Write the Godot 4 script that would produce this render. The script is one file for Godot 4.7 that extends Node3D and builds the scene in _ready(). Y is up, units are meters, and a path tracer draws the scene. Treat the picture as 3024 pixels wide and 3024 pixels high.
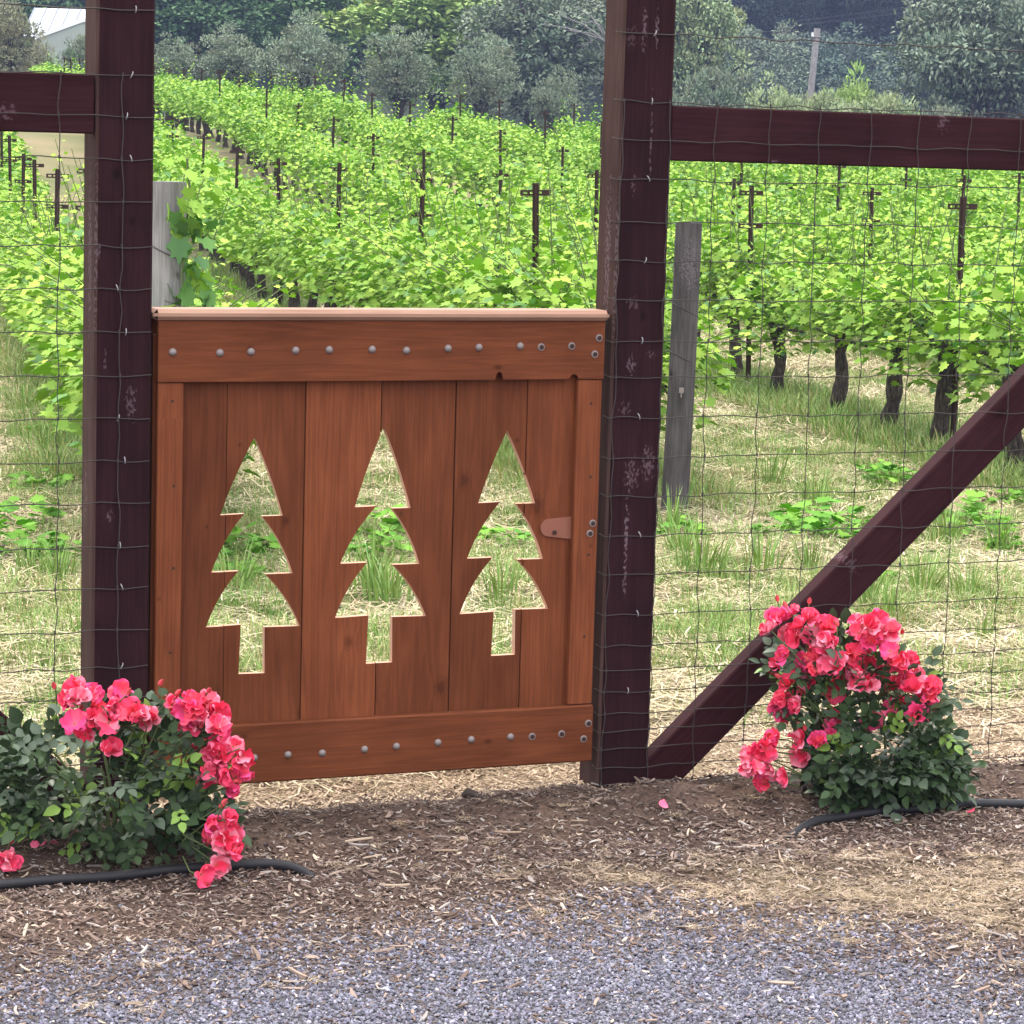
extends Node3D
# ---------------------------------------------------------------- camera and fence frame (from the photograph's lines)
const FOCAL := 8142.0
const HALF := 1512.0
const PITCH := 0.13265
const ROLL := 0.02813
const YAW := 0.39775
const DIST := 6.93846
const EYE := 1.6771
const ROWK := 0.215          # vine rows run away from us, dx/dz
var cr: Vector3
var cu: Vector3
var cf: Vector3
var T: Vector3
var N: Vector3
var FX: Transform3D          # fence frame: u along, v up, w towards us
var rng := RandomNumberGenerator.new()
var nz := FastNoiseLite.new()
var nz2 := FastNoiseLite.new()
var taken := {}
var M := {}

func frames():
	var cp := cos(PITCH); var sp := sin(PITCH)
	var R := Vector3(1, 0, 0); var U := Vector3(0, cp, -sp)
	cf = Vector3(0, -sp, -cp)
	cr = R * cos(ROLL) + U * sin(ROLL)
	cu = U * cos(ROLL) - R * sin(ROLL)
	T = Vector3(cos(YAW), 0, -sin(YAW))
	N = Vector3(-sin(YAW), 0, -cos(YAW))
	FX = Transform3D(Basis(T, Vector3.UP, -N), Vector3(0, 0, -DIST))
	rng.seed = 7
	nz.seed = 11; nz.noise_type = FastNoiseLite.TYPE_SIMPLEX; nz.frequency = 1.0; nz.fractal_octaves = 3
	nz2.seed = 5; nz2.noise_type = FastNoiseLite.TYPE_SIMPLEX; nz2.frequency = 1.0; nz2.fractal_octaves = 1

func ray(px: float, py: float) -> Vector3:
	return cf + cr * ((px - HALF) / FOCAL) + cu * ((HALF - py) / FOCAL)
func fw(px: float, py: float, w := 0.0) -> Vector2:      # pixel -> (u, v) on the fence plane, w in front of it
	var d := ray(px, py); var c := Vector3(0, EYE, 0)
	var o := FX.origin - N * w
	var p := c + d * ((o - c).dot(N) / d.dot(N))
	return Vector2((p - FX.origin).dot(T), p.y)
func gp(px: float, py: float, y := 0.0) -> Vector3:      # pixel -> point on level ground
	var d := ray(px, py)
	return Vector3(0, EYE, 0) + d * ((y - EYE) / d.y)
func dp(px: float, py: float, z: float) -> Vector3:      # pixel at a known distance
	var d := ray(px, py)
	return Vector3(0, EYE, 0) + d * (-z / d.z)
func fdist(x: float, z: float) -> float:                 # metres beyond the fence line (negative: our side); z forward
	return (Vector3(x, 0, -z) - FX.origin).dot(N)
func gh(x: float, z: float) -> float:                    # height of the land
	var h := 0.0
	if z < 16.0:
		var s := fdist(x, z)
		var k := exp(-pow((s + 0.16) / 0.16, 2.0)) * 0.032 * (1.0 + 0.9 * nz.get_noise_2d(x * 5.0 + 3.0, z * 5.0))
		h += k + nz.get_noise_2d(x * 1.6, z * 1.6) * 0.014 * (1.0 if s > -0.9 else 0.35)
	if z > 27.0:
		var t := minf(z, 56.0) - 27.0 + 0.16 * clampf(z - 56.0, 0.0, 24.0)
		h += t * t / (t + 3.0) * (0.047 - 0.0024 * clampf(x, -14.0, 12.0))
	if z > 150.0:
		var q := (z - 150.0)
		h += q * q / (q + 60.0) * 0.28 * (0.75 + 0.5 * nz2.get_noise_2d(x * 0.012, z * 0.012))
	return h
func onland(x: float, z: float, lift := 0.0) -> Vector3:
	return Vector3(x, gh(x, z) + lift, -z)

# ---------------------------------------------------------------- naming
func numbered(n: String) -> String:
	if not taken.has(n):
		taken[n] = 0
		return n
	taken[n] += 1
	return "%s_%03d" % [n, taken[n]]
func tag(o: Node, label: String, category: String, group := "", kind := ""):
	if label: o.set_meta("label", label)
	if category: o.set_meta("category", category)
	if group: o.set_meta("group", group)
	if kind: o.set_meta("kind", kind)
	return o
func thing(called: String, label: String, category: String, xf: Transform3D, group := "") -> Node3D:
	var o := Node3D.new()
	o.name = numbered(called)
	o.transform = xf
	add_child(o)
	tag(o, label, category, group)
	return o
func part(called: String, mesh: Mesh, mat: Material, parent: Node, xf := Transform3D.IDENTITY) -> MeshInstance3D:
	var o := MeshInstance3D.new()
	o.mesh = mesh
	if mat: o.material_override = mat
	o.transform = xf
	if parent == self:
		o.name = numbered(called); add_child(o)
	else:
		o.name = called; parent.add_child(o, true)
	return o
func at(p: Vector3, turn := 0.0) -> Transform3D:
	return Transform3D(Basis(Vector3.UP, turn), p)
func fat(u: float, v: float, w := 0.0) -> Transform3D:   # a point of the fence frame
	return FX * Transform3D(Basis.IDENTITY, Vector3(u, v, w))

# ---------------------------------------------------------------- mesh helpers
class MB:
	var v := PackedVector3Array()
	var n := PackedVector3Array()
	var c := PackedColorArray()
	var t := PackedVector2Array()
	var i := PackedInt32Array()
	var col := Color(1, 1, 1)
	var grain := Vector3(0, 1, 0)
	var off := Vector2.ZERO
	func vert(p: Vector3, nn: Vector3, uv := Vector2.ZERO):
		v.append(p); n.append(nn); c.append(col); t.append(uv)
	func uvof(p: Vector3, nn: Vector3) -> Vector2:
		var a := nn.cross(grain)
		if a.length() < 0.3:
			a = Vector3(0.3, 0.5, 0.8).cross(grain).normalized()
			return Vector2(p.dot(a), p.dot(a.cross(grain)) * 0.2) + off
		return Vector2(p.dot(a.normalized()), p.dot(grain)) + off
	func tri(a: Vector3, b: Vector3, d: Vector3, nn: Vector3):
		var k := v.size()
		vert(a, nn, uvof(a, nn)); vert(b, nn, uvof(b, nn)); vert(d, nn, uvof(d, nn))
		if (b - a).cross(d - a).dot(nn) > 0.0: i.append_array([k, k + 2, k + 1])
		else: i.append_array([k, k + 1, k + 2])
	func quad(a: Vector3, b: Vector3, d: Vector3, e: Vector3, nn: Vector3):
		var k := v.size()
		for p in [a, b, d, e]: vert(p, nn, uvof(p, nn))
		if (b - a).cross(d - a).dot(nn) > 0.0: i.append_array([k, k + 2, k + 1, k, k + 3, k + 2])
		else: i.append_array([k, k + 1, k + 2, k, k + 2, k + 3])
	func box(lo: Vector3, hi: Vector3, b := 0.003):        # bevelled box
		var s := [lo, hi]
		for ax in 3:
			var a1 := (ax + 1) % 3; var a2 := (ax + 2) % 3
			for sg in 2:
				var nn := Vector3.ZERO; nn[ax] = 1.0 if sg == 1 else -1.0
				var q := []
				for k in [[0, 0], [1, 0], [1, 1], [0, 1]]:
					var p := Vector3.ZERO
					p[ax] = s[sg][ax]
					p[a1] = s[k[0]][a1] + (b if k[0] == 0 else -b)
					p[a2] = s[k[1]][a2] + (b if k[1] == 0 else -b)
					q.append(p)
				quad(q[0], q[1], q[2], q[3], nn)
		if b <= 0.0: return
		for ax in 3:                                         # the twelve bevels
			var a1 := (ax + 1) % 3; var a2 := (ax + 2) % 3
			for s1 in 2:
				for s2 in 2:
					var nn := Vector3.ZERO
					nn[a1] = 1.0 if s1 == 1 else -1.0; nn[a2] = 1.0 if s2 == 1 else -1.0
					nn = nn.normalized()
					var q := []
					for e in [[0, 0], [1, 0], [1, 1], [0, 1]]:
						var p := Vector3.ZERO
						p[ax] = s[e[0]][ax] + (b if e[0] == 0 else -b)
						if e[1] == 0:
							p[a1] = s[s1][a1]; p[a2] = s[s2][a2] + (b if s2 == 0 else -b)
						else:
							p[a2] = s[s2][a2]; p[a1] = s[s1][a1] + (b if s1 == 0 else -b)
						q.append(p)
					quad(q[0], q[1], q[2], q[3], nn)
	func tube(pts: Array, rad: Array, sides := 6, cap := true):
		var base := v.size()
		var ref := Vector3(0.13, 0.2, 0.97)
		for k in pts.size():
			var d: Vector3 = (pts[min(k + 1, pts.size() - 1)] - pts[max(k - 1, 0)]).normalized()
			var s := d.cross(ref)
			if s.length() < 0.2: s = d.cross(Vector3(0.9, 0.3, 0.1))
			s = s.normalized()
			var w := s.cross(d).normalized()
			var l := 0.0
			for j in sides + 1:
				var a := TAU * j / sides
				var nn := s * cos(a) + w * sin(a)
				vert(pts[k] + nn * rad[k], nn, Vector2(float(j) / sides * rad[k] * 6.28, pts[k].dot(grain)) + off)
		for k in pts.size() - 1:
			for j in sides:
				var a := base + k * (sides + 1) + j
				var b := a + sides + 1
				i.append_array([a, a + 1, b, a + 1, b + 1, b])
		if cap:
			for e in [0, pts.size() - 1]:
				var d: Vector3 = (pts[min(e + 1, pts.size() - 1)] - pts[max(e - 1, 0)]).normalized() * (-1.0 if e == 0 else 1.0)
				var k0 := v.size()
				vert(pts[e], d, uvof(pts[e], d))
				for j in sides + 1: vert(v[base + e * (sides + 1) + j], d, uvof(v[base + e * (sides + 1) + j], d))
				for j in sides: i.append_array([k0, k0 + 1 + j, k0 + 2 + j])
	func leaf4(p: Vector3, dir: Vector3, up: Vector3, l: float, w: float, fold := 0.25):   # folded four point leaf
		var s := dir.cross(up)
		if s.length() < 0.05: s = dir.cross(Vector3(0.3, 0.9, 0.2))
		s = s.normalized(); var nn := s.cross(dir).normalized()
		var k := v.size()
		var a := p + dir * l * 0.45 + s * w * 0.5 + nn * w * fold
		var b := p + dir * l * 0.45 - s * w * 0.5 + nn * w * fold
		var e := p + dir * l
		vert(p, nn); vert(a, (nn - s * 0.4).normalized()); vert(e, nn); vert(b, (nn + s * 0.4).normalized())
		i.append_array([k, k + 2, k + 1, k, k + 3, k + 2])
	func fan(p: Vector3, dir: Vector3, up: Vector3, size: float, shape: Array, cup := 0.15):  # outline points (x across, y along)
		var s := dir.cross(up)
		if s.length() < 0.05: s = dir.cross(Vector3(0.3, 0.9, 0.2))
		s = s.normalized(); var nn := s.cross(dir).normalized()
		var k := v.size()
		vert(p + dir * size * 0.32, nn)
		for q in shape:
			var r: float = abs(q.x) + abs(q.y - 0.32) * 0.6
			vert(p + s * (q.x * size) + dir * (q.y * size) + nn * (cup * size * (abs(q.x) * 0.9 - max(0.0, q.y - 0.5) * 1.2)), (nn - s * q.x * 0.5 * cup * 4.0).normalized())
		var m := shape.size()
		for j in m: i.append_array([k, k + 1 + (j + 1) % m, k + 1 + j])
	func mesh(into: ArrayMesh = null, mat: Material = null) -> ArrayMesh:
		var arr := []
		arr.resize(Mesh.ARRAY_MAX)
		arr[Mesh.ARRAY_VERTEX] = v; arr[Mesh.ARRAY_NORMAL] = n; arr[Mesh.ARRAY_COLOR] = c; arr[Mesh.ARRAY_TEX_UV] = t; arr[Mesh.ARRAY_INDEX] = i
		var m := into if into else ArrayMesh.new()
		m.add_surface_from_arrays(Mesh.PRIMITIVE_TRIANGLES, arr)
		if mat: m.surface_set_material(m.get_surface_count() - 1, mat)
		return m

func rnd(a: float, b: float) -> float: return rng.randf_range(a, b)
func rdir() -> Vector3:
	var z := rnd(-1, 1); var a := rnd(0, TAU); var r := sqrt(1 - z * z)
	return Vector3(r * cos(a), z, r * sin(a))
func mixc(a: Color, b: Color, t: float) -> Color: return a.lerp(b, t)

# ---------------------------------------------------------------- materials
func mat(c: Color, rough := 0.8) -> StandardMaterial3D:
	var m := StandardMaterial3D.new()
	m.albedo_color = c.linear_to_srgb(); m.roughness = rough
	m.metallic_specular = 0.35
	return m
func leafmat(back: Color, rough := 0.55) -> StandardMaterial3D:
	var m := StandardMaterial3D.new()
	m.vertex_color_use_as_albedo = true; m.roughness = rough
	m.backlight_enabled = true; m.backlight = back
	m.cull_mode = BaseMaterial3D.CULL_DISABLED
	m.metallic_specular = 0.3
	return m
func vcmat(rough := 0.9) -> StandardMaterial3D:
	var m := StandardMaterial3D.new()
	m.vertex_color_use_as_albedo = true; m.roughness = rough
	m.metallic_specular = 0.25
	return m
# sawn wood, grain along v. knots: [x, y, radius] in 0..1 of width / metres; marks: pale scuffs [x, y, rx, ry, strength]
func woodimg(w: int, h: int, wm: float, hm: float, seed_: int, dark: Color, light: Color, knots := [], marks := [], saw := 0.0) -> ImageTexture:
	var n1 := FastNoiseLite.new(); n1.seed = seed_; n1.frequency = 1.0; n1.fractal_octaves = 2
	var n2 := FastNoiseLite.new(); n2.seed = seed_ + 9; n2.frequency = 1.0; n2.fractal_octaves = 3
	var data := PackedByteArray(); data.resize(w * h * 3)
	var D := dark.linear_to_srgb(); var L := light.linear_to_srgb()
	var k := 0
	for y in h:
		var ym := hm * y / h
		for x in w:
			var xm := wm * x / w
			var xx := xm
			var kd := 0.0
			for q in knots:
				var dx: float = xm - q[0]; var dy: float = (ym - q[1])
				var r := sqrt(dx * dx + dy * dy * 0.5) * (1.0 + 0.35 * n2.get_noise_2d(xm * 40.0, ym * 30.0))
				var e: float = exp(-r * r / (q[2] * q[2] * 3.0))
				xx += dx * e * 0.9
				var rr: float = r / q[2]
				if rr < 1.0: kd = max(kd, (1.0 - rr * rr) * 0.6 * (0.9 + 0.1 * sin(rr * 14.0)))
				elif rr < 1.35: kd = max(kd, 0.22 * (1.35 - rr) / 0.35)
			var g := n1.get_noise_2d(xx * 26.0, ym * 0.9)
			var rings := 0.5 + 0.5 * sin((xx * 95.0 + g * 9.0 + n1.get_noise_2d(xx * 5.0 + 40.0, ym * 0.7) * 8.0))
			var fine := n2.get_noise_2d(xm * 420.0, ym * 9.0)
			var blot := n2.get_noise_2d(xm * 6.0 + 90.0, ym * 3.0)
			var t := 0.5 + 0.20 * (rings - 0.5) + 0.2 * fine + 0.24 * blot
			if saw > 0.0: t += saw * sin(ym * 1500.0 + fine * 2.0) * 0.5
			t = clampf(t - kd, 0.0, 1.0)
			var cc := D.lerp(L, t)
			for q in marks:
				var ex: float = (xm - q[0]) / q[2]; var ey: float = (ym - q[1]) / q[3]
				var e2 := ex * ex + ey * ey
				if e2 < 1.6:
					var s := n2.get_noise_2d(xm * 90.0 + 7.0, ym * 60.0) + 0.25 - e2 * 0.45
					if s > 0.0: cc = cc.lerp(Color(0.52, 0.47, 0.50), clampf(s * 3.0, 0.0, 1.0) * q[4])
			data[k] = int(cc.r * 255.0); data[k + 1] = int(cc.g * 255.0); data[k + 2] = int(cc.b * 255.0)
			k += 3
	var img := Image.create_from_data(w, h, false, Image.FORMAT_RGB8, data)
	img.generate_mipmaps()
	return ImageTexture.create_from_image(img)
func woodmat(tex: Texture2D, wm: float, hm: float, rough := 0.75) -> StandardMaterial3D:
	var m := StandardMaterial3D.new()
	m.albedo_texture = tex; m.roughness = rough
	m.uv1_scale = Vector3(1.0 / wm, 1.0 / hm, 1)
	m.metallic_specular = 0.2
	return m

func materials():
	M.chip = vcmat(0.95)
	M.stone = vcmat(0.9)
	M.grass = leafmat(Color(0.10, 0.16, 0.03), 0.6)
	M.straw = vcmat(0.85)
	M.vine = leafmat(Color(0.36, 0.55, 0.09), 0.7); M.vine.metallic_specular = 0.15
	M.olive = leafmat(Color(0.03, 0.05, 0.02), 0.7)
	M.broad = leafmat(Color(0.05, 0.09, 0.02), 0.6)
	M.roseleaf = leafmat(Color(0.03, 0.06, 0.01), 0.42)
	M.petal = leafmat(Color(0.45, 0.06, 0.11), 0.6)
	M.bark = mat(Color(0.045, 0.034, 0.028), 0.95)
	var bt := NoiseTexture2D.new(); var bn := FastNoiseLite.new()
	bn.seed = 3; bn.frequency = 0.02; bn.fractal_octaves = 4
	bt.noise = bn; bt.width = 256; bt.height = 256; bt.seamless = true
	var rp := Gradient.new(); rp.colors = PackedColorArray([Color(0.10, 0.085, 0.08), Color(0.42, 0.38, 0.35)]); bt.color_ramp = rp
	M.trunk = StandardMaterial3D.new(); M.trunk.albedo_texture = bt; M.trunk.uv1_triplanar = true; M.trunk.uv1_scale = Vector3(9, 2.2, 9); M.trunk.roughness = 0.95
	M.trunk.metallic_specular = 0.2
	M.rust = mat(Color(0.036, 0.019, 0.015), 0.85)
	M.steel = mat(Color(0.22, 0.185, 0.175), 0.6); M.steel.metallic = 0.35
	M.galv = mat(Color(0.045, 0.036, 0.033), 0.6)
	M.staple = mat(Color(0.34, 0.33, 0.34), 0.5); M.staple.metallic = 0.4
	M.hose = mat(Color(0.022, 0.021, 0.024), 0.5)
	M.tuft = leafmat(Color(0.10, 0.18, 0.03), 0.5); M.tuft.albedo_color = Color(0.19, 0.30, 0.075).linear_to_srgb()
	M.bud = mat(Color(0.55, 0.07, 0.08), 0.6)
	M.splinter = mat(Color(0.48, 0.37, 0.27), 0.9); M.splinter2 = mat(Color(0.36, 0.26, 0.18), 0.9)
	M.twig = mat(Color(0.10, 0.13, 0.05), 0.8)

func steps(pairs: Array) -> PackedFloat32Array:         # [start, end, step] runs
	var o := PackedFloat32Array()
	for p in pairs:
		var n := int(round((p[1] - p[0]) / p[2]))
		for k in n: o.append(p[0] + (p[1] - p[0]) * k / n)
	o.append(pairs[-1][1])
	return o
# what the ground is made of at a place: weights of mulch, gravel, straw
func gravel_at(x: float, z: float) -> float:
	# the drive's ragged edge, read along the photograph
	var tx := [-2.2, -0.98, -0.58, -0.23, 0.24, 0.6, 1.11, 1.8, 2.4]; var tz := [4.7, 5.22, 5.45, 5.63, 5.85, 5.80, 5.53, 5.3, 5.2]
	var edge := 4.6
	for k in 8:
		if x >= tx[k] and x <= tx[k + 1]: edge = lerpf(tz[k], tz[k + 1], (x - tx[k]) / (tx[k + 1] - tx[k]))
	if x > 2.4: edge = 6.2
	edge += 0.13 * nz.get_noise_2d(x * 2.2, z * 2.2)
	return clampf((edge - z) / 0.7 + 0.5, 0.0, 1.0)
func tan_at(x: float, z: float) -> float:               # dry fine straw litter at the drive's edge
	var d := Vector2((x - 1.1) / 0.8, (z - 6.15) / 0.33).length()
	var e := Vector2((x + 0.72) / 0.3, (z - 5.15) / 0.12).length()
	var a := Vector2((x - 0.35) / 0.45, (z - 6.2) / 0.15).length()
	var n := nz.get_noise_2d(x * 3.0 + 20.0, z * 3.0) * 0.6
	return clampf(max(max(1.25 - d, 0.8 - e), 0.85 - a) + n, 0.0, 1.0)

func land():
	var xs := steps([[-420, -60, 30], [-60, -16, 2.2], [-16, -3, 0.5], [-3, 3.6, 0.055], [3.6, 16, 0.5], [16, 60, 2.2], [60, 420, 30]])
	var zs := steps([[-200, -10, 20], [-10, 4.4, 0.8], [4.4, 8.0, 0.055], [8.0, 20.0, 0.16], [20, 64, 1.1], [64, 150, 4.0], [150, 620, 14.0]])
	var b := MB.new()
	var soil := Color(0.10, 0.064, 0.049); var grav := Color(0.13, 0.125, 0.135); var straw := Color(0.36, 0.29, 0.17); var green := Color(0.14, 0.18, 0.055)
	var wood := Color(0.035, 0.05, 0.022)
	var nx := xs.size()
	for z in zs:
		for x in xs:
			var s := fdist(x, z)
			var c := soil
			if z < 30.0 and s < 0.15:
				c = soil.lerp(Color(0.155, 0.105, 0.082), 0.5 + 0.5 * nz.get_noise_2d(x * 4.0, z * 4.0))
				c = c.lerp(Color(0.30, 0.23, 0.14), tan_at(x, z) * 0.8)
				c = c.lerp(grav, gravel_at(x, z))
			else:
				var g := clampf(0.40 + nz.get_noise_2d(x * 0.5, z * 0.4) * 1.2, 0.0, 1.0)
				c = straw.lerp(green, g)
				if s < 1.3: c = c.lerp(Color(0.40, 0.31, 0.20), clampf(1.5 - s / 0.85, 0.0, 1.0))
			if z > 66.0: c = c.lerp(wood, clampf((z - 66.0) / 20.0, 0.0, 1.0))
			b.col = c
			b.vert(onland(x, z), Vector3.UP, Vector2(x, z))
	for j in zs.size() - 1:
		for k in nx - 1:
			var a := j * nx + k
			b.i.append_array([a, a + nx, a + 1, a + 1, a + nx, a + nx + 1])
	for j in zs.size():                                   # smooth normals from the heights
		for k in nx:
			var q := j * nx + k
			var l := b.v[q - 1] if k > 0 else b.v[q]; var r := b.v[q + 1] if k < nx - 1 else b.v[q]
			var d := b.v[q - nx] if j > 0 else b.v[q]; var u := b.v[q + nx] if j < zs.size() - 1 else b.v[q]
			b.n[q] = (r - l).cross(u - d).normalized()
	var gm := vcmat(0.95)
	var tx := NoiseTexture2D.new(); var fn := FastNoiseLite.new(); fn.frequency = 0.06; fn.fractal_octaves = 5; fn.seed = 8
	tx.noise = fn; tx.width = 512; tx.height = 512; tx.seamless = true
	var rp := Gradient.new(); rp.colors = PackedColorArray([Color(0.55, 0.54, 0.53), Color(1, 1, 1)]); tx.color_ramp = rp
	gm.albedo_texture = tx; gm.uv1_triplanar = true; gm.uv1_world_triplanar = true; gm.uv1_scale = Vector3(2.2, 2.2, 2.2)
	tag(part("ground", b.mesh(), gm, self), "", "", "", "structure")

func scatter(called: String, meshes: Array, m: Material, xfs: Array, cols: Array, label: String, category: String):
	for k in meshes.size():
		var mm := MultiMesh.new()
		mm.transform_format = MultiMesh.TRANSFORM_3D; mm.use_colors = true
		mm.mesh = meshes[k]; mm.instance_count = xfs[k].size()
		for j in xfs[k].size():
			mm.set_instance_transform(j, xfs[k][j]); mm.set_instance_color(j, cols[k][j])
		var o := MultiMeshInstance3D.new()
		o.multimesh = mm; o.material_override = m
		o.name = numbered(called); add_child(o)
		tag(o, label, category, called.replace("_", " ") + " patches", "stuff")

func stone_mesh(seed_: int) -> ArrayMesh:
	rng.seed = seed_
	var b := MB.new()
	# a squashed, faceted pebble: octahedron with jittered corners, edges split once
	var P := [Vector3(1, 0, 0), Vector3(-1, 0, 0), Vector3(0, 1, 0), Vector3(0, -1, 0), Vector3(0, 0, 1), Vector3(0, 0, -1)]
	for k in 6: P[k] = P[k] * rnd(0.75, 1.15) + rdir() * 0.18
	for f in [[0, 2, 4], [4, 2, 1], [1, 2, 5], [5, 2, 0], [0, 4, 3], [4, 1, 3], [1, 5, 3], [5, 0, 3]]:
		var m: Vector3 = (P[f[0]] + P[f[1]] + P[f[2]]).normalized() * rnd(0.72, 0.9)
		for e in 3:
			var a: Vector3 = P[f[e]]; var d: Vector3 = P[f[(e + 1) % 3]]
			var nn := (d - a).cross(m - a).normalized()
			if nn.dot(a + d + m) < 0: nn = -nn
			b.tri(a, d, m, nn)
	return b.mesh()
func chip_mesh(seed_: int) -> ArrayMesh:                 # a curled sliver of bark, 1 long
	rng.seed = seed_
	var b := MB.new()
	var curl := rnd(-0.25, 0.25); var bend := rnd(-0.2, 0.2)
	var pr := []
	for k in 4:
		var t := k / 3.0 - 0.5
		var w := 0.11 * (1.0 - 1.6 * t * t) * rnd(0.8, 1.25); var h := 0.05
		var c := Vector3(bend * t * t * 2.0, curl * t * t * 2.0, t)
		pr.append([c + Vector3(-w, -h, 0), c + Vector3(w, -h, 0), c + Vector3(w * 0.9, h, 0), c + Vector3(-w * 0.9, h, 0)])
	for k in 3:
		for j in 4:
			var a: Vector3 = pr[k][j]; var d: Vector3 = pr[k][(j + 1) % 4]; var e: Vector3 = pr[k + 1][(j + 1) % 4]; var f: Vector3 = pr[k + 1][j]
			var nn: Vector3 = [Vector3(0, -1, 0), Vector3(1, 0, 0), Vector3(0, 1, 0), Vector3(-1, 0, 0)][j]
			b.quad(a, d, e, f, nn)
	b.quad(pr[0][0], pr[0][1], pr[0][2], pr[0][3], Vector3(0, 0, -1)); b.quad(pr[3][0], pr[3][1], pr[3][2], pr[3][3], Vector3(0, 0, 1))
	return b.mesh()
func straw_mesh(seed_: int, n: int, spread: float) -> ArrayMesh:   # a loose mat of dry stalks lying on the ground
	rng.seed = seed_
	var b := MB.new()
	for k in n:
		var a := rnd(0, TAU); var d := Vector3(cos(a), 0, sin(a)); var s := Vector3(-d.z, 0, d.x)
		var l := rnd(0.05, 0.17); var w := rnd(0.0012, 0.0026)
		var c := Vector3(rnd(-1, 1), 0, rnd(-1, 1)) * spread; var y := rnd(0.002, 0.03); var br := rnd(0.6, 1.15)
		b.col = Color(br, br * rnd(0.92, 1.02), br * rnd(0.8, 1.05))
		var bow := rnd(-0.02, 0.02)
		var p := [c - d * l * 0.5 + Vector3(0, y + rnd(-0.004, 0.012), 0), c + s * bow + Vector3(0, y + rnd(0, 0.012), 0), c + d * l * 0.5 + Vector3(0, max(0.001, y + rnd(-0.02, 0.02)), 0)]
		for e in 2:
			b.quad(p[e] - s * w, p[e] + s * w, p[e + 1] + s * w, p[e + 1] - s * w, Vector3(s.x * 0.2, 1, s.z * 0.2).normalized())
	return b.mesh()
func tuft_mesh(seed_: int, n: int, hgt: float, spread: float, w0: float) -> ArrayMesh:   # upright grass blades
	rng.seed = seed_
	var b := MB.new()
	for k in n:
		var a := rnd(0, TAU); var d := Vector3(cos(a), 0, sin(a)); var s := Vector3(-d.z, 0, d.x).rotated(Vector3.UP, rnd(-0.6, 0.6))
		var r := sqrt(rnd(0, 1)) * spread
		var c := d * r; var h := hgt * rnd(0.45, 1.1); var lean := rnd(0.1, 0.7) * h; var w := w0 * rnd(0.6, 1.2)
		var g := rnd(0.75, 1.2)
		b.col = Color(g * rnd(0.8, 1.25), g, g * rnd(0.7, 1.1))
		var pts := []
		for e in 4:
			var t := e / 3.0
			pts.append(c + d * lean * t * t + Vector3(0, h * (t - 0.28 * t * t * t * (lean / h)), 0))
		for e in 3:
			var w1 := w * (1.0 - pow(e / 3.0, 2.0)); var w2 := w * (1.0 - pow((e + 1) / 3.0, 2.0))
			var k0 := b.v.size()
			var nn: Vector3 = (pts[e + 1] - pts[e]).cross(s).normalized()
			b.vert(pts[e] - s * w1, nn); b.vert(pts[e] + s * w1, nn); b.vert(pts[e + 1] + s * w2, nn); b.vert(pts[e + 1] - s * w2, nn)
			b.i.append_array([k0, k0 + 1, k0 + 2, k0, k0 + 2, k0 + 3])
	return b.mesh()

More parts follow.
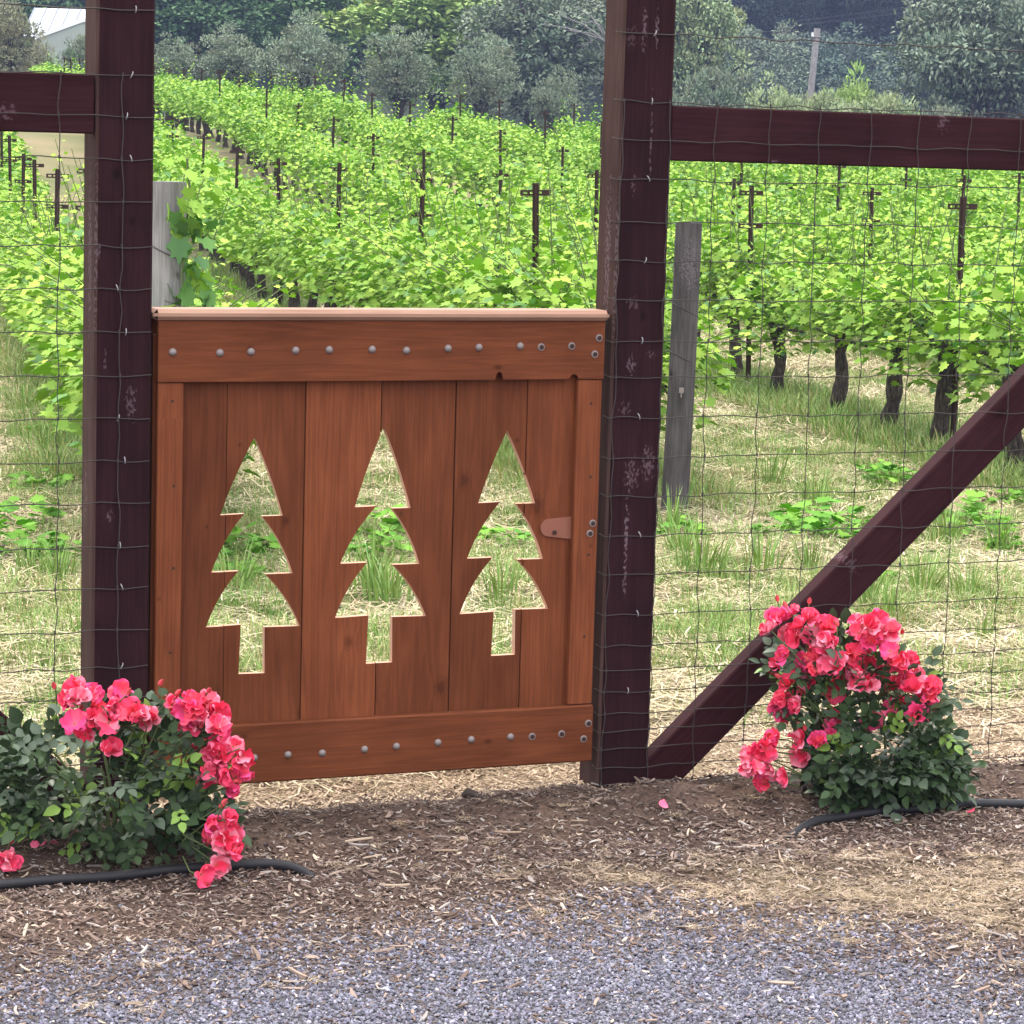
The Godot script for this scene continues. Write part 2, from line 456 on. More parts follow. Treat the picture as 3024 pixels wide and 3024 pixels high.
func ground_cover():
	# --- gravel of the drive
	var stones := []; var xf := []; var co := []
	for k in 4: stones.append(stone_mesh(100 + k)); xf.append([]); co.append([])
	rng.seed = 41
	for k in 190000:
		var x := rnd(-1.9, 2.1); var z := rnd(4.3, 6.6)
		if rnd(0, 1) > gravel_at(x, z) * 0.97 + 0.006: continue
		var r := rnd(0.0024, 0.0050) * (1.0 if rnd(0, 1) < 0.94 else 1.6)
		var v := rng.randi() % 4
		var bs := Basis(rdir(), rnd(0, TAU)).scaled_local(Vector3(r * 1.25, r * 0.75, r))
		bs = Basis(Vector3.UP, rnd(0, TAU)) * bs
		xf[v].append(Transform3D(bs, onland(x, z, r * rnd(0.1, 0.8))))
		var g := rnd(0.085, 0.23) if rnd(0, 1) < 0.92 else rnd(0.23, 0.40)
		co[v].append(Color(g * rnd(0.96, 1.06), g * rnd(0.94, 1.0), g * rnd(1.08, 1.28)))
	scatter("gravel", stones, M.stone, xf, co, "fine grey crushed gravel spread over the drive", "gravel")
	# --- shredded bark mulch
	var chips := []; xf = []; co = []
	for k in 6: chips.append(chip_mesh(200 + k)); xf.append([]); co.append([])
	rng.seed = 42
	for k in 190000:
		var x := rnd(-1.8, 2.2); var z := rnd(4.4, 8.9)
		var s := fdist(x, z)
		if s > 1.1 or (s > 0.7 and rnd(0, 1) < (s - 0.7) * 2.2): continue
		var g := gravel_at(x, z); var tn := tan_at(x, z)
		if rnd(0, 1) < g * 0.86: continue
		if s < 0.02 and s > -0.36 + 0.2 * nz.get_noise_2d(x * 3.0, z * 3.0 + 30.0) and rnd(0, 1) < 0.3: continue
		var l := rnd(0.005, 0.018) if rnd(0, 1) < 0.965 else rnd(0.021, 0.05)
		var v := rng.randi() % 6
		var bs := Basis(Vector3.UP, rnd(0, TAU)) * Basis(Vector3(1, 0, 0), rnd(-0.45, 0.45)) * Basis(Vector3(0, 0, 1), rnd(-0.7, 0.7))
		var wd := rnd(0.7, 1.9) if l < 0.03 else rnd(0.45, 0.9)
		xf[v].append(Transform3D(bs.scaled_local(Vector3(l * wd, l * 0.8, l)), onland(x, z, rnd(0.001, 0.008))))
		var q := rnd(0, 1); var c: Color
		if q < 0.58: c = Color(0.085, 0.057, 0.047).lerp(Color(0.17, 0.119, 0.097), rnd(0, 1))
		elif q < 0.86: c = Color(0.20, 0.144, 0.115).lerp(Color(0.33, 0.245, 0.195), rnd(0, 1))
		elif q < 0.97: c = Color(0.26, 0.22, 0.20).lerp(Color(0.42, 0.37, 0.33), rnd(0, 1))
		else: c = Color(0.50, 0.40, 0.30)
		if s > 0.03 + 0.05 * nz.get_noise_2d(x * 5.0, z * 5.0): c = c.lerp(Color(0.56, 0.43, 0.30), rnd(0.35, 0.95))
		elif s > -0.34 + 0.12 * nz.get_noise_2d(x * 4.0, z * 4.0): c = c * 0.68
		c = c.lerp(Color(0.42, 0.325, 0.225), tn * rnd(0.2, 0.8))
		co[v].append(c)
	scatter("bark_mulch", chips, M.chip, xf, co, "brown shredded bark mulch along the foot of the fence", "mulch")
	# --- dry straw: at the drive's edge and mown between the rows
	var sts := []; xf = []; co = []
	for k in 4: sts.append(straw_mesh(300 + k, 16, 0.07)); xf.append([]); co.append([])
	rng.seed = 43
	for k in 6000:
		var x := rnd(-1.6, 2.4); var z := rnd(4.4, 7.9)
		var s := fdist(x, z)
		if s > 0.02: continue
		if rnd(0, 1) > tan_at(x, z) * 0.9 + 0.05 * (1.0 - gravel_at(x, z)): continue
		var v := rng.randi() % 4
		xf[v].append(Transform3D(Basis(Vector3.UP, rnd(0, TAU)).scaled(Vector3(0.26, 0.2, 0.26)), onland(x, z, 0.004)))
		co[v].append(Color(0.40, 0.31, 0.215).lerp(Color(0.53, 0.42, 0.30), rnd(0, 1)))
	for k in 21000:
		var z := 6.2 + 22.0 * pow(rnd(0, 1), 1.5)
		var x := rnd(-0.21 * z - 0.9, 0.21 * z + 0.9)
		var s := fdist(x, z)
		if s < 0.55 + 0.35 * rnd(-1, 1): continue
		var g := clampf(0.42 + nz.get_noise_2d(x * 0.5, z * 0.4) * 1.1, 0.0, 1.0)
		if rnd(0, 1) < g * 0.5: continue
		var v := rng.randi() % 4
		var sc: float = rnd(0.8, 1.3) * (1.0 + maxf(0.0, z - 12.0) * 0.05)
		xf[v].append(Transform3D(Basis(Vector3.UP, rnd(0, TAU)).scaled(Vector3(sc, sc, sc)), onland(x, z, 0.002)))
		co[v].append(Color(0.42, 0.35, 0.22).lerp(Color(0.62, 0.54, 0.37), rnd(0, 1)))
	scatter("straw", sts, M.straw, xf, co, "pale dry straw lying on the vineyard floor", "straw")
	# --- green grass among the straw
	var gs := []; xf = []; co = []
	for k in 4: gs.append(tuft_mesh(400 + k, 14, 0.085, 0.09, 0.0019)); xf.append([]); co.append([])
	rng.seed = 44
	for k in 95000:
		var z := 6.4 + 26.0 * pow(rnd(0, 1), 1.5)
		var x := rnd(-0.21 * z - 0.9, 0.21 * z + 0.9)
		var s := fdist(x, z)
		if s < 0.85 + 0.25 * rnd(-1, 1): continue
		var g := clampf(0.62 + nz.get_noise_2d(x * 0.55, z * 0.45) * 1.2 + nz.get_noise_2d(x * 2.5 + 9.0, z * 2.5) * 0.5, 0.0, 1.0)
		# taller weeds under the vine rows
		var rowc := fposmod(x + ROWK * z - 1.0, 2.4); rowc = min(rowc, 2.4 - rowc)
		var under: bool = rowc < 0.45 and z > 13.0
		if under: g = max(g, 0.75)
		if rnd(0, 1) > g: continue
		var v := rng.randi() % 4
		var sc := rnd(0.5, 1.3) * (1.7 if under else 1.0)
		xf[v].append(Transform3D(Basis(Vector3.UP, rnd(0, TAU)).scaled(Vector3(sc, sc * rnd(0.6, 1.2), sc)), onland(x, z)))
		var q := rnd(0, 1)
		co[v].append(Color(0.12, 0.24, 0.05).lerp(Color(0.29, 0.39, 0.12), q) if rnd(0, 1) < 0.75 else Color(0.36, 0.35, 0.16))
	scatter("grass", gs, M.grass, xf, co, "short green grass growing through the straw between rows", "grass")
func wobble(p: Vector2, k: float, a := 0.003) -> Vector2:
	return p + Vector2(nz2.get_noise_2d(p.x * 7.0 + k * 13.0, p.y * 7.0), nz2.get_noise_2d(p.x * 6.0, p.y * 6.0 + k * 17.0)) * a

func post(u0: float, u1: float, lean: float, label: String, tex_front: Texture2D, tex_side: Texture2D, staples: Array):
	var o := thing("fence_post", label, "fence post", fat((u0 + u1) * 0.5, -0.05))
	var hw := (u1 - u0) * 0.5; var top := 2.35; var dpt := 0.112
	var b := MB.new(); b.off = Vector2(0.07, 0)
	# front, right, back stained; the left side is bare weathered timber
	var e := 0.006
	b.quad(Vector3(-hw + e, 0, 0), Vector3(hw - e, 0, 0), Vector3(hw - e, top, 0), Vector3(-hw + e, top, 0), Vector3(0, 0, 1))
	b.quad(Vector3(hw - e, 0, 0), Vector3(hw, 0, -e), Vector3(hw, top, -e), Vector3(hw - e, top, 0), Vector3(0.7, 0, 0.7))
	b.quad(Vector3(hw, 0, -e), Vector3(hw, 0, -dpt), Vector3(hw, top, -dpt), Vector3(hw, top, -e), Vector3(1, 0, 0))
	b.quad(Vector3(-hw, 0, -dpt), Vector3(hw, 0, -dpt), Vector3(hw, top, -dpt), Vector3(-hw, top, -dpt), Vector3(0, 0, -1))
	b.quad(Vector3(-hw, top, -dpt), Vector3(hw, top, -dpt), Vector3(hw, top, -e), Vector3(-hw, top, -e), Vector3(0, 1, 0))
	b.quad(Vector3(-hw, top, -e), Vector3(hw, top, -e), Vector3(hw - e, top, 0), Vector3(-hw + e, top, 0), Vector3(0, 1, 0))
	var am := b.mesh(null, woodmat(tex_front, 0.15, 2.4, 0.8))
	var c := MB.new()
	c.quad(Vector3(-hw + e, 0, 0), Vector3(-hw, 0, -e), Vector3(-hw, top, -e), Vector3(-hw + e, top, 0), Vector3(-0.7, 0, 0.7))
	c.quad(Vector3(-hw, 0, -e), Vector3(-hw, 0, -dpt), Vector3(-hw, top, -dpt), Vector3(-hw, top, -e), Vector3(-1, 0, 0))
	c.mesh(am, woodmat(tex_side, 0.15, 2.4, 0.9))
	var t := part("timber", am, null, o, Transform3D(Basis(Vector3(0, 0, 1), lean), Vector3.ZERO))
	for s in staples:                                      # fencing staples: a small bent wire bow over the strand
		var sb := MB.new()
		var pts := []
		for k in 6:
			var a := PI * k / 5.0
			pts.append(Vector3(0, cos(a) * 0.008, sin(a) * 0.007 - 0.001))
		sb.tube(pts, [0.0014, 0.0014, 0.0014, 0.0014, 0.0014, 0.0014], 5)
		part("staple", sb.mesh(), M.staple, o, Transform3D(Basis(Vector3(0, 0, 1), rnd(-0.5, 0.5)), Vector3(s.x - (u0 + u1) * 0.5, s.y + 0.05, 0.0)))
	return o

func plankthing(called: String, label: String, category: String, p0: Vector2, p1: Vector2, wid: float, thick: float, w: float, m: Material, group := ""):
	var d := (p1 - p0); var l := d.length()
	var o := thing(called, label, category, FX * Transform3D(Basis(Vector3(0, 0, 1), d.angle()), Vector3(p0.x, p0.y, w)), group)
	var b := MB.new(); b.grain = Vector3(1, 0, 0); b.off = Vector2(rnd(0.08, 0.2), 0.0)
	b.box(Vector3(0, -wid * 0.5, -thick), Vector3(l, wid * 0.5, 0), 0.004)
	part("timber", b.mesh(), m, o)
	return o

func fence():
	rng.seed = 50
	var dkA := Color(0.009, 0.0034, 0.0042); var dkB := Color(0.037, 0.0130, 0.0158)
	var bareA := Color(0.026, 0.014, 0.012); var bareB := Color(0.095, 0.056, 0.048)
	var tl := woodimg(160, 1400, 0.15, 2.4, 21, dkA, dkB, [[0.09, 0.73 + 0.9, 0.012], [0.05, 1.52, 0.008]],
		[[0.05, 1.09, 0.014, 0.05, 0.4], [0.115, 1.19, 0.006, 0.03, 0.4], [0.10, 0.82, 0.010, 0.014, 0.45], [0.13, 1.45, 0.006, 0.02, 0.5]])
	var tr := woodimg(160, 1400, 0.15, 2.4, 22, dkA, dkB, [[0.06, 1.3, 0.01]],
		[[0.03, 0.92, 0.02, 0.05, 0.44], [0.075, 0.89, 0.022, 0.045, 0.41], [0.09, 1.17, 0.014, 0.03, 0.48], [0.10, 1.06, 0.018, 0.02, 0.34], [0.03, 1.2, 0.016, 0.012, 0.34],
		[0.085, 0.75, 0.006, 0.12, 0.61], [0.085, 0.62, 0.007, 0.05, 0.48], [0.09, 1.33, 0.02, 0.02, 0.34], [0.05, 2.02, 0.006, 0.06, 0.54], [0.085, 2.02, 0.008, 0.06, 0.48], [0.10, 1.63, 0.007, 0.03, 0.41], [0.055, 1.75, 0.004, 0.12, 0.48], [0.12, 2.0, 0.02, 0.03, 0.27]])
	var ts := woodimg(160, 1400, 0.15, 2.4, 23, bareA, bareB, [], [[0.05, 1.45, 0.02, 0.2, 0.4], [0.08, 0.85, 0.02, 0.1, 0.3]], 0.25)
	M.stain = woodmat(woodimg(200, 900, 0.3, 2.0, 24, Color(0.013, 0.0038, 0.0050), Color(0.048, 0.0150, 0.0180), [[0.08, 0.5, 0.012], [0.2, 1.4, 0.010], [0.12, 1.1, 0.009]], [[0.07, 0.3, 0.02, 0.02, 0.5], [0.2, 0.8, 0.03, 0.02, 0.4], [0.15, 1.6, 0.02, 0.03, 0.4]]), 0.3, 2.0, 0.8)
	var wl := []; var wr := []
	for y in [210, 334, 461, 590, 722, 849, 980, 1109, 1237, 1364, 1489, 1618, 1743, 1869, 1979, 2068, 2143, 2202, 2262, 2312]: wl.append(fw(100, y).y)
	for y in [305, 417, 532, 655, 771, 885, 1005, 1111, 1227, 1344, 1458, 1572, 1686, 1802, 1893, 1963, 2026, 2089, 2140, 2190, 2247, 2292]: wr.append(fw(2095, y).y)
	var sl := []; for k in [1, 2, 5, 6, 8, 9, 11, 12, 14]: sl.append(Vector2(-1.02 + 0.012 * sin(k * 2.3), wl[k]))
	sl[1].x = -1.0
	sl.append(Vector2(-1.0, wl[0])); sl.append(Vector2(-0.992, 1.965))
	var sr := []; for k in [0, 2, 4, 6, 8, 11, 13, 16]: sr.append(Vector2(0.352 + 0.018 * sin(k * 3.1), wr[k]))
	sr.append(Vector2(0.355, 1.965))
	post(-1.084, -0.944, 0.0, "dark stained square fence post with plain latch side of the gate", tl, ts, sl)
	post(0.262, 0.408, -0.003, "dark stained square fence post streaked with white scuffs, beside the gate hinges", tr, ts, sr)
	# rails and braces
	plankthing("fence_rail", "dark stained horizontal rail butting the latch side post, roof of house above", "fence rail", Vector2(-2.9, 1.742), Vector2(-1.087, 1.742), 0.138, 0.04, -0.004, M.stain, "fence rails")
	plankthing("fence_rail", "dark stained horizontal rail running from scuffed post past utility pole", "fence rail", Vector2(0.411, 1.716), Vector2(3.3, 1.708), 0.140, 0.04, -0.004, M.stain, "fence rails")
	var d := Vector2(cos(0.742), sin(0.742))
	plankthing("fence_brace", "long dark diagonal brace rising from foot of scuffed post behind rose bush", "fence brace", Vector2(0.425, 0.018), Vector2(0.425, 0.018) + d * 2.1, 0.116, 0.055, -0.006, M.stain, "diagonal braces")
	var dl := Vector2(-d.x, d.y)
	plankthing("fence_brace", "dark diagonal brace low behind the rose bush at latch side post", "fence brace", Vector2(-1.10, 0.04) + dl * 2.0, Vector2(-1.10, 0.04), 0.116, 0.055, -0.006, M.stain, "diagonal braces")
	mesh_panel("wire_mesh", "square wire mesh stapled to the latch side post and rail", -2.9, -0.946, wl, [-2.85, -2.697, -2.544, -2.391, -2.238, -2.085, -1.932, -1.779, -1.626, -1.473, -1.32, -1.173, -1.022], -1.0, [1.965])
	mesh_panel("wire_mesh", "square wire mesh stapled to scuffed post, right rail and long brace", 0.262, 3.3, wr, [0.272, 0.404, 0.534, 0.688, 0.836, 0.989, 1.136, 1.291, 1.451, 1.603, 1.756, 1.909, 2.06, 2.215, 2.37, 2.52, 2.68, 2.83, 2.98, 3.13], 0.3, [1.965])

func mesh_panel(called: String, label: String, u0: float, u1: float, vs: Array, us: Array, seed_: float, tops: Array):
	var o := thing(called, label, "wire mesh", fat(u0, 0), "wire mesh panels")
	var r := 0.0014
	for v in tops + vs:
		var b := MB.new(); var pts := []; var rr := []
		var n := int((u1 - u0) / 0.03)
		for k in n + 1:
			var p := wobble(Vector2(lerpf(u0, u1, float(k) / n), v), seed_ + v)
			p.y += -0.006 * sin(PI * fposmod(p.x * 6.5, 1.0)) * 0.6
			pts.append(Vector3(p.x - u0, p.y, 0.0028 + 0.0012 * sin(p.x * 41.0 + v * 9.0))); rr.append(r if v < 1.9 else r * 1.2)
		if u0 > 0.0:                                       # the strand wraps round the post's left edge
			pts.push_front(Vector3(-0.002, pts[0].y + 0.004, -0.03)); rr.push_front(r)
		b.tube(pts, rr, 5, false)
		part("line_wire", b.mesh(), M.galv, o)
	for u in us:
		var b := MB.new(); var pts := []; var rr := []
		var lo: float = vs[-1]; var hi: float = vs[0]
		var n := int((hi - lo) / 0.025)
		for k in n + 1:
			var v := lerpf(lo, hi, float(k) / n)
			var p := wobble(Vector2(u, v), seed_ * 3.0 + u, 0.005)
			pts.append(Vector3(p.x - u0, v, 0.0058 + 0.001 * sin(v * 33.0))); rr.append(r * 0.9)
		b.tube(pts, rr, 5, false)
		# hinge joint knots: the stay is wrapped round every strand
		for v in vs:
			var p := wobble(Vector2(u, v), seed_ * 3.0 + u, 0.005)
			b.tube([Vector3(p.x - u0, v - 0.004, 0.0045), Vector3(p.x - u0, v + 0.004, 0.0045)], [r * 1.9, r * 1.9], 5)
		part("stay_wire", b.mesh(), M.galv, o)

# ---------------------------------------------------------------- the gate
func curve(a: Vector2, b: Vector2, n: int, bow: float) -> Array:   # points after a up to b, bowed to one side
	var c := (a + b) * 0.5 + (b - a).orthogonal() * bow
	var o := []
	for k in range(1, n + 1):
		var t := float(k) / n
		o.append(a * (1 - t) * (1 - t) + c * 2.0 * t * (1 - t) + b * t * t)
	return o
func fir(px: Array, w: float) -> PackedVector2Array:    # apex, three left tips, three right tips, trunk foot left / right
	var q := []
	for p in px: q.append(fw(p[0], p[1], w))
	var ax: Vector2 = q[0]; var L := [q[1], q[2], q[3]]; var R := [q[4], q[5], q[6]]; var fl: Vector2 = q[7]; var fr: Vector2 = q[8]
	var o := [ax]
	o += curve(ax, L[0], 7, 0.035)
	var i1 := Vector2(lerpf(L[0].x, R[0].x, 0.385), L[0].y + 0.002); o.append(i1)
	o += curve(i1, L[1], 7, 0.10)
	var i2 := Vector2(lerpf(L[1].x, R[1].x, 0.335), L[1].y + 0.001); o.append(i2)
	o += curve(i2, L[2], 7, 0.11)
	o.append(Vector2(fl.x + 0.004, L[2].y + 0.003)); o.append(fl); o.append(fr); o.append(Vector2(fr.x - 0.002, R[2].y + 0.001))
	o.append(R[2])
	var j2 := Vector2(lerpf(L[1].x, R[1].x, 0.665), R[1].y); o += curve(R[2], j2, 7, 0.11); o.append(R[1])
	var j1 := Vector2(lerpf(L[0].x, R[0].x, 0.67), R[0].y); o += curve(R[1], j1, 7, 0.10); o.append(R[0])
	var back := curve(R[0], ax, 7, 0.035); back.pop_back(); o += back
	return PackedVector2Array(o)

func slab(poly: PackedVector2Array, w0: float, w1: float, face: MB, edge: MB, lo := -9.0, hi := 9.0):   # extrude an outline between w0 (front) and w1
	var idx := Geometry2D.triangulate_polygon(poly)
	for k in range(0, idx.size(), 3):
		for w in [w0, w1]:
			face.tri(Vector3(poly[idx[k]].x, poly[idx[k]].y, w), Vector3(poly[idx[k + 1]].x, poly[idx[k + 1]].y, w), Vector3(poly[idx[k + 2]].x, poly[idx[k + 2]].y, w), Vector3(0, 0, 1 if w == w0 else -1))
	var cw := Geometry2D.is_polygon_clockwise(poly)
	for k in poly.size():
		var a := poly[k]; var b := poly[(k + 1) % poly.size()]
		var d := (b - a)
		if d.length() < 0.00001: continue
		var nn := Vector3(-d.y, d.x, 0).normalized()
		if not cw: nn = -nn
		# Geometry2D counts y downwards: check the side with a probe
		var mid := (a + b) * 0.5 + Vector2(nn.x, nn.y) * 0.0004
		if Geometry2D.is_point_in_polygon(mid, poly): nn = -nn
		var e := face if (absf(a.x - lo) + absf(b.x - lo) < 0.0002 or absf(a.x - hi) + absf(b.x - hi) < 0.0002) else edge
		e.quad(Vector3(a.x, a.y, w0), Vector3(b.x, b.y, w0), Vector3(b.x, b.y, w1), Vector3(a.x, a.y, w1), nn)

func dome(r: float, h: float) -> ArrayMesh:              # carriage bolt head
	var b := MB.new(); var rings := 5; var sides := 14
	for k in rings + 1:
		var a := PI * 0.5 * k / rings
		for j in sides + 1:
			var t := TAU * j / sides
			var nn := Vector3(cos(t) * cos(a), sin(t) * cos(a), sin(a))
			b.vert(Vector3(nn.x * r, nn.y * r, nn.z * h), nn.normalized())
	for k in rings:
		for j in sides:
			var q := k * (sides + 1) + j
			b.i.append_array([q, q + sides + 1, q + 1, q + 1, q + sides + 1, q + sides + 2])
	return b.mesh()
func washer(r: float, ri: float, h: float) -> ArrayMesh:
	var b := MB.new(); var n := 16
	for j in n:
		var a := TAU * j / n; var c := TAU * (j + 1) / n
		var A := Vector3(cos(a), sin(a), 0); var C := Vector3(cos(c), sin(c), 0); var Z := Vector3(0, 0, h)
		b.quad(A * ri + Z, C * ri + Z, C * r * 0.9 + Z, A * r * 0.9 + Z, Vector3(0, 0, 1))
		b.quad(A * r * 0.9 + Z, C * r * 0.9 + Z, C * r, A * r, ((A + C) * 0.5 + Vector3(0, 0, 0.8)).normalized())
		b.quad(A * ri + Z, C * ri + Z, C * ri, A * ri, -(A + C).normalized())
	return b.mesh()
func hexnut(r: float, h: float) -> ArrayMesh:
	var b := MB.new(); var n := 6
	for j in n:
		var a := TAU * j / n; var c := TAU * (j + 1) / n
		var A := Vector3(cos(a), sin(a), 0) * r; var C := Vector3(cos(c), sin(c), 0) * r; var Z := Vector3(0, 0, h)
		b.quad(A, C, C + Z * 0.8, A + Z * 0.8, (A + C).normalized())
		b.quad(A + Z * 0.8, C + Z * 0.8, C * 0.85 + Z, A * 0.85 + Z, ((A + C).normalized() + Vector3(0, 0, 1)).normalized())
		b.tri(A * 0.85 + Z, C * 0.85 + Z, Z, Vector3(0, 0, 1))
	return b.mesh()

func gate():
	rng.seed = 60
	var o := thing("wooden_gate", "red brown timber gate with three fir tree cutouts and pale cap", "gate", fat(0, 0))
	var A := Color(0.072, 0.0204, 0.0084); var B := Color(0.206, 0.0625, 0.0248)
	var raw := woodmat(woodimg(64, 256, 0.1, 0.5, 70, Color(0.34, 0.19, 0.125), Color(0.52, 0.33, 0.23)), 0.1, 0.5, 0.7)
	var wp := -0.026; var wb := -0.045
	var trees := [
		fir([[753, 1290], [650, 1522], [624, 1691], [608, 1853], [836, 1523], [865, 1693], [886, 1849], [705, 1991], [782, 1988]], wp),
		fir([[1134, 1259], [1047, 1498], [1004, 1665], [989, 1825], [1213, 1500], [1239, 1665], [1258, 1819], [1080, 1960], [1158, 1956]], wp),
		fir([[1498, 1270], [1412, 1486], [1379, 1650], [1357, 1814], [1580, 1486], [1603, 1650], [1618, 1797], [1450, 1937], [1520, 1933]], wp)]
	var js := [-0.935, -0.747, -0.547, -0.349, -0.150, 0.045, 0.238]
	var knots := [[[0.13, 0.60, 0.004]], [[0.14, 0.61, 0.010], [0.17, 0.52, 0.012], [0.06, 0.80, 0.005], [0.09, 0.12, 0.013]], [[0.10, 0.46, 0.004], [0.17, 0.30, 0.012]],
		[[0.12, 0.17, 0.016], [0.04, 0.62, 0.004]], [[0.07, 0.70, 0.016], [0.13, 0.80, 0.006]], [[0.075, 0.63, 0.018], [0.13, 0.2, 0.004]]]
	var tint := [0.76, 0.90, 1.22, 0.94, 0.82, 1.06]
	for k in 6:
		var g := 0.0017 if k in [2, 3, 4] else 0.0011
		var outs := [PackedVector2Array([Vector2(js[k] + g, 0.13), Vector2(js[k + 1] - g, 0.13), Vector2(js[k + 1] - g, 1.2), Vector2(js[k] + g, 1.2)])]
		for t in trees:
			var nx := []
			for p in outs:
				for r in Geometry2D.clip_polygons(p, t): nx.append(r)
			outs = nx
		var tex := woodimg(200, 640, 0.2, 1.07, 80 + k, A * tint[k], B * tint[k], knots[k])
		var f := MB.new(); f.off = Vector2(-js[k], -0.13); var e := MB.new()
		var wk: float = wp + [0.0, -0.002, 0.001, -0.001, 0.0, 0.001][k]
		for p in outs: slab(p, wk, wb, f, e, js[k] + g, js[k + 1] - g)
		var am := f.mesh(null, woodmat(tex, 0.2, 1.07, 0.62))
		e.mesh(am, raw)
		part("plank", am, null, o)
	# frame
	var fm := woodmat(woodimg(220, 900, 0.22, 1.3, 90, A * 0.95, B * 0.95, [[0.10, 0.25, 0.006], [0.05, 0.9, 0.008], [0.17, 1.1, 0.005]]), 0.22, 1.3, 0.62)
	var fm2 := woodmat(woodimg(128, 900, 0.12, 1.1, 91, A * 1.15, B * 1.15, [[0.08, 0.66, 0.004], [0.03, 0.3, 0.004]]), 0.12, 1.1, 0.62)
	var b := MB.new(); b.grain = Vector3(1, 0, 0); b.off = Vector2(0.03, 0.95)
	# top rail with the half round finger notch and the knot hole in its lower edge
	var rail := PackedVector2Array([Vector2(-0.928, 1.0885)])
	var nc := fw(1475, 1110).x; var nk := fw(1696, 1100).x
	for q in [[nc, 0.0105, 0.020], [nk, 0.012, 0.012]]:
		for k in 9:
			var a := PI - PI * k / 8.0
			rail.append(Vector2(q[0] + cos(a) * q[1], 1.0885 + (0.0015 * sin(q[0] * 3.0)) + sin(a) * q[2]))
	rail.append_array([Vector2(0.243, 1.0885), Vector2(0.243, 1.236), Vector2(-0.928, 1.236)])
	slab(rail, 0.0, -0.0245, b, b)
	part("top_rail", b.mesh(), fm, o)
	b = MB.new(); b.grain = Vector3(1, 0, 0); b.off = Vector2(0.11, 0.95)
	b.box(Vector3(-0.928, 0.090, -0.0245), Vector3(0.246, 0.240, 0.001), 0.004)
	part("bottom_rail", b.mesh(), fm, o)
	for q in [[-0.927, -0.863], [0.174, 0.242]]:
		b = MB.new(); b.off = Vector2(rnd(0, 0.1), rnd(0, 0.3))
		b.box(Vector3(q[0], 0.2415, -0.0245), Vector3(q[1], 1.087, -0.004), 0.0025)
		var st := part("stile", b.mesh(), fm2, o)
		var hole := washer(0.0036, 0.0001, 0.0006)
		for v in [0.42, 0.64, 0.83, 1.035]:
			part("nail_hole", hole, M.rust, st, Transform3D(Basis.IDENTITY, Vector3(lerpf(q[0], q[1], rnd(0.45, 0.7)), v + rnd(-0.01, 0.01), -0.0038)))
	# rear frame: boards that sandwich the planks
	for q in [[-0.934, -0.87, 0.09, 1.236], [0.18, 0.238, 0.09, 1.236]]:
		b = MB.new(); b.off = Vector2(rnd(0, 0.1), rnd(0, 0.3))
		b.box(Vector3(q[0], q[2], -0.068), Vector3(q[1], q[3], -0.0455), 0.003)
		part("rear_stile", b.mesh(), fm2, o)
	for q in [[1.12, 1.234], [0.095, 0.225]]:
		b = MB.new(); b.grain = Vector3(1, 0, 0); b.off = Vector2(rnd(0, 0.1), rnd(0, 0.3))
		b.box(Vector3(-0.868, q[0], -0.068), Vector3(0.178, q[1], -0.0455), 0.003)
		part("rear_rail", b.mesh(), fm, o)
	# cap board
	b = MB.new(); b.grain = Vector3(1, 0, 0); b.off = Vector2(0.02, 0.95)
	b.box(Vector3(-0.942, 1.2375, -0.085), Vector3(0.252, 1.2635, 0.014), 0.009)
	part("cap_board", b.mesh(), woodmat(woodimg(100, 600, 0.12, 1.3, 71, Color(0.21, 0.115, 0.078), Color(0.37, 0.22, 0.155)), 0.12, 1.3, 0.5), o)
	# hardware
	var dm := dome(0.0098, 0.0062); var wm := washer(0.0098, 0.005, 0.0022); var hx := hexnut(0.0062, 0.005)
	for p in [[510, 1040], [649, 1042], [741, 1039], [873, 1035], [972, 1033], [1099, 1032], [1200, 1035], [1323, 1029], [1414, 1026], [1536, 1022], [560, 2254], [660, 2246], [750, 2238], [850, 2229], [951, 2224], [1076, 2213], [1170, 2204], [1293, 2193], [1391, 2184], [1507, 2176]]:
		var q := fw(p[0], p[1])
		part("bolt", dm, M.steel, o, Transform3D(Basis(Vector3(0, 0, 1), rnd(0, 1)), Vector3(q.x, q.y, 0.0005)))
	for p in [[1598, 1025], [1688, 1022], [1769, 998], [1756, 1046], [1571, 2175], [1658, 2167], [1737, 2136], [1723, 2182], [1752, 1546], [1744, 1576]]:
		var q := fw(p[0], p[1])
		var w := 0.001 if p[1] < 1200 or p[1] > 2000 else -0.0035
		var ws := part("washer", wm, M.steel, o, Transform3D(Basis.IDENTITY, Vector3(q.x, q.y, w)))
		part("nut", hx, M.rust, ws, Transform3D(Basis(Vector3(0, 0, 1), rnd(0, 1)), Vector3(0, 0, 0.0005)))
	# strap hinge leaf, painted with the gate
	b = MB.new()
	var tip := fw(1628, 1562); var hp := PackedVector2Array()
	for k in 9:
		var a := PI * 0.52 + PI * 0.94 * k / 8.0
		hp.append(Vector2(tip.x + cos(a) * 0.021, tip.y + sin(a) * 0.022))
	hp.append(fw(1704, 1596)); hp.append(fw(1704, 1528))
	var hb := MB.new()
	slab(hp, -0.0195, -0.0255, b, b)
	var hinge := part("hinge_strap", b.mesh(), mat(Color(0.21, 0.078, 0.050), 0.5), o)
	for p in [[1637, 1572], [1700, 1566]]:
		var q := fw(p[0], p[1], -0.02)
		part("bolt", hx, M.rust, hinge, Transform3D(Basis(Vector3(0, 0, 1), rnd(0, 1)), Vector3(q.x, q.y, -0.0193)))
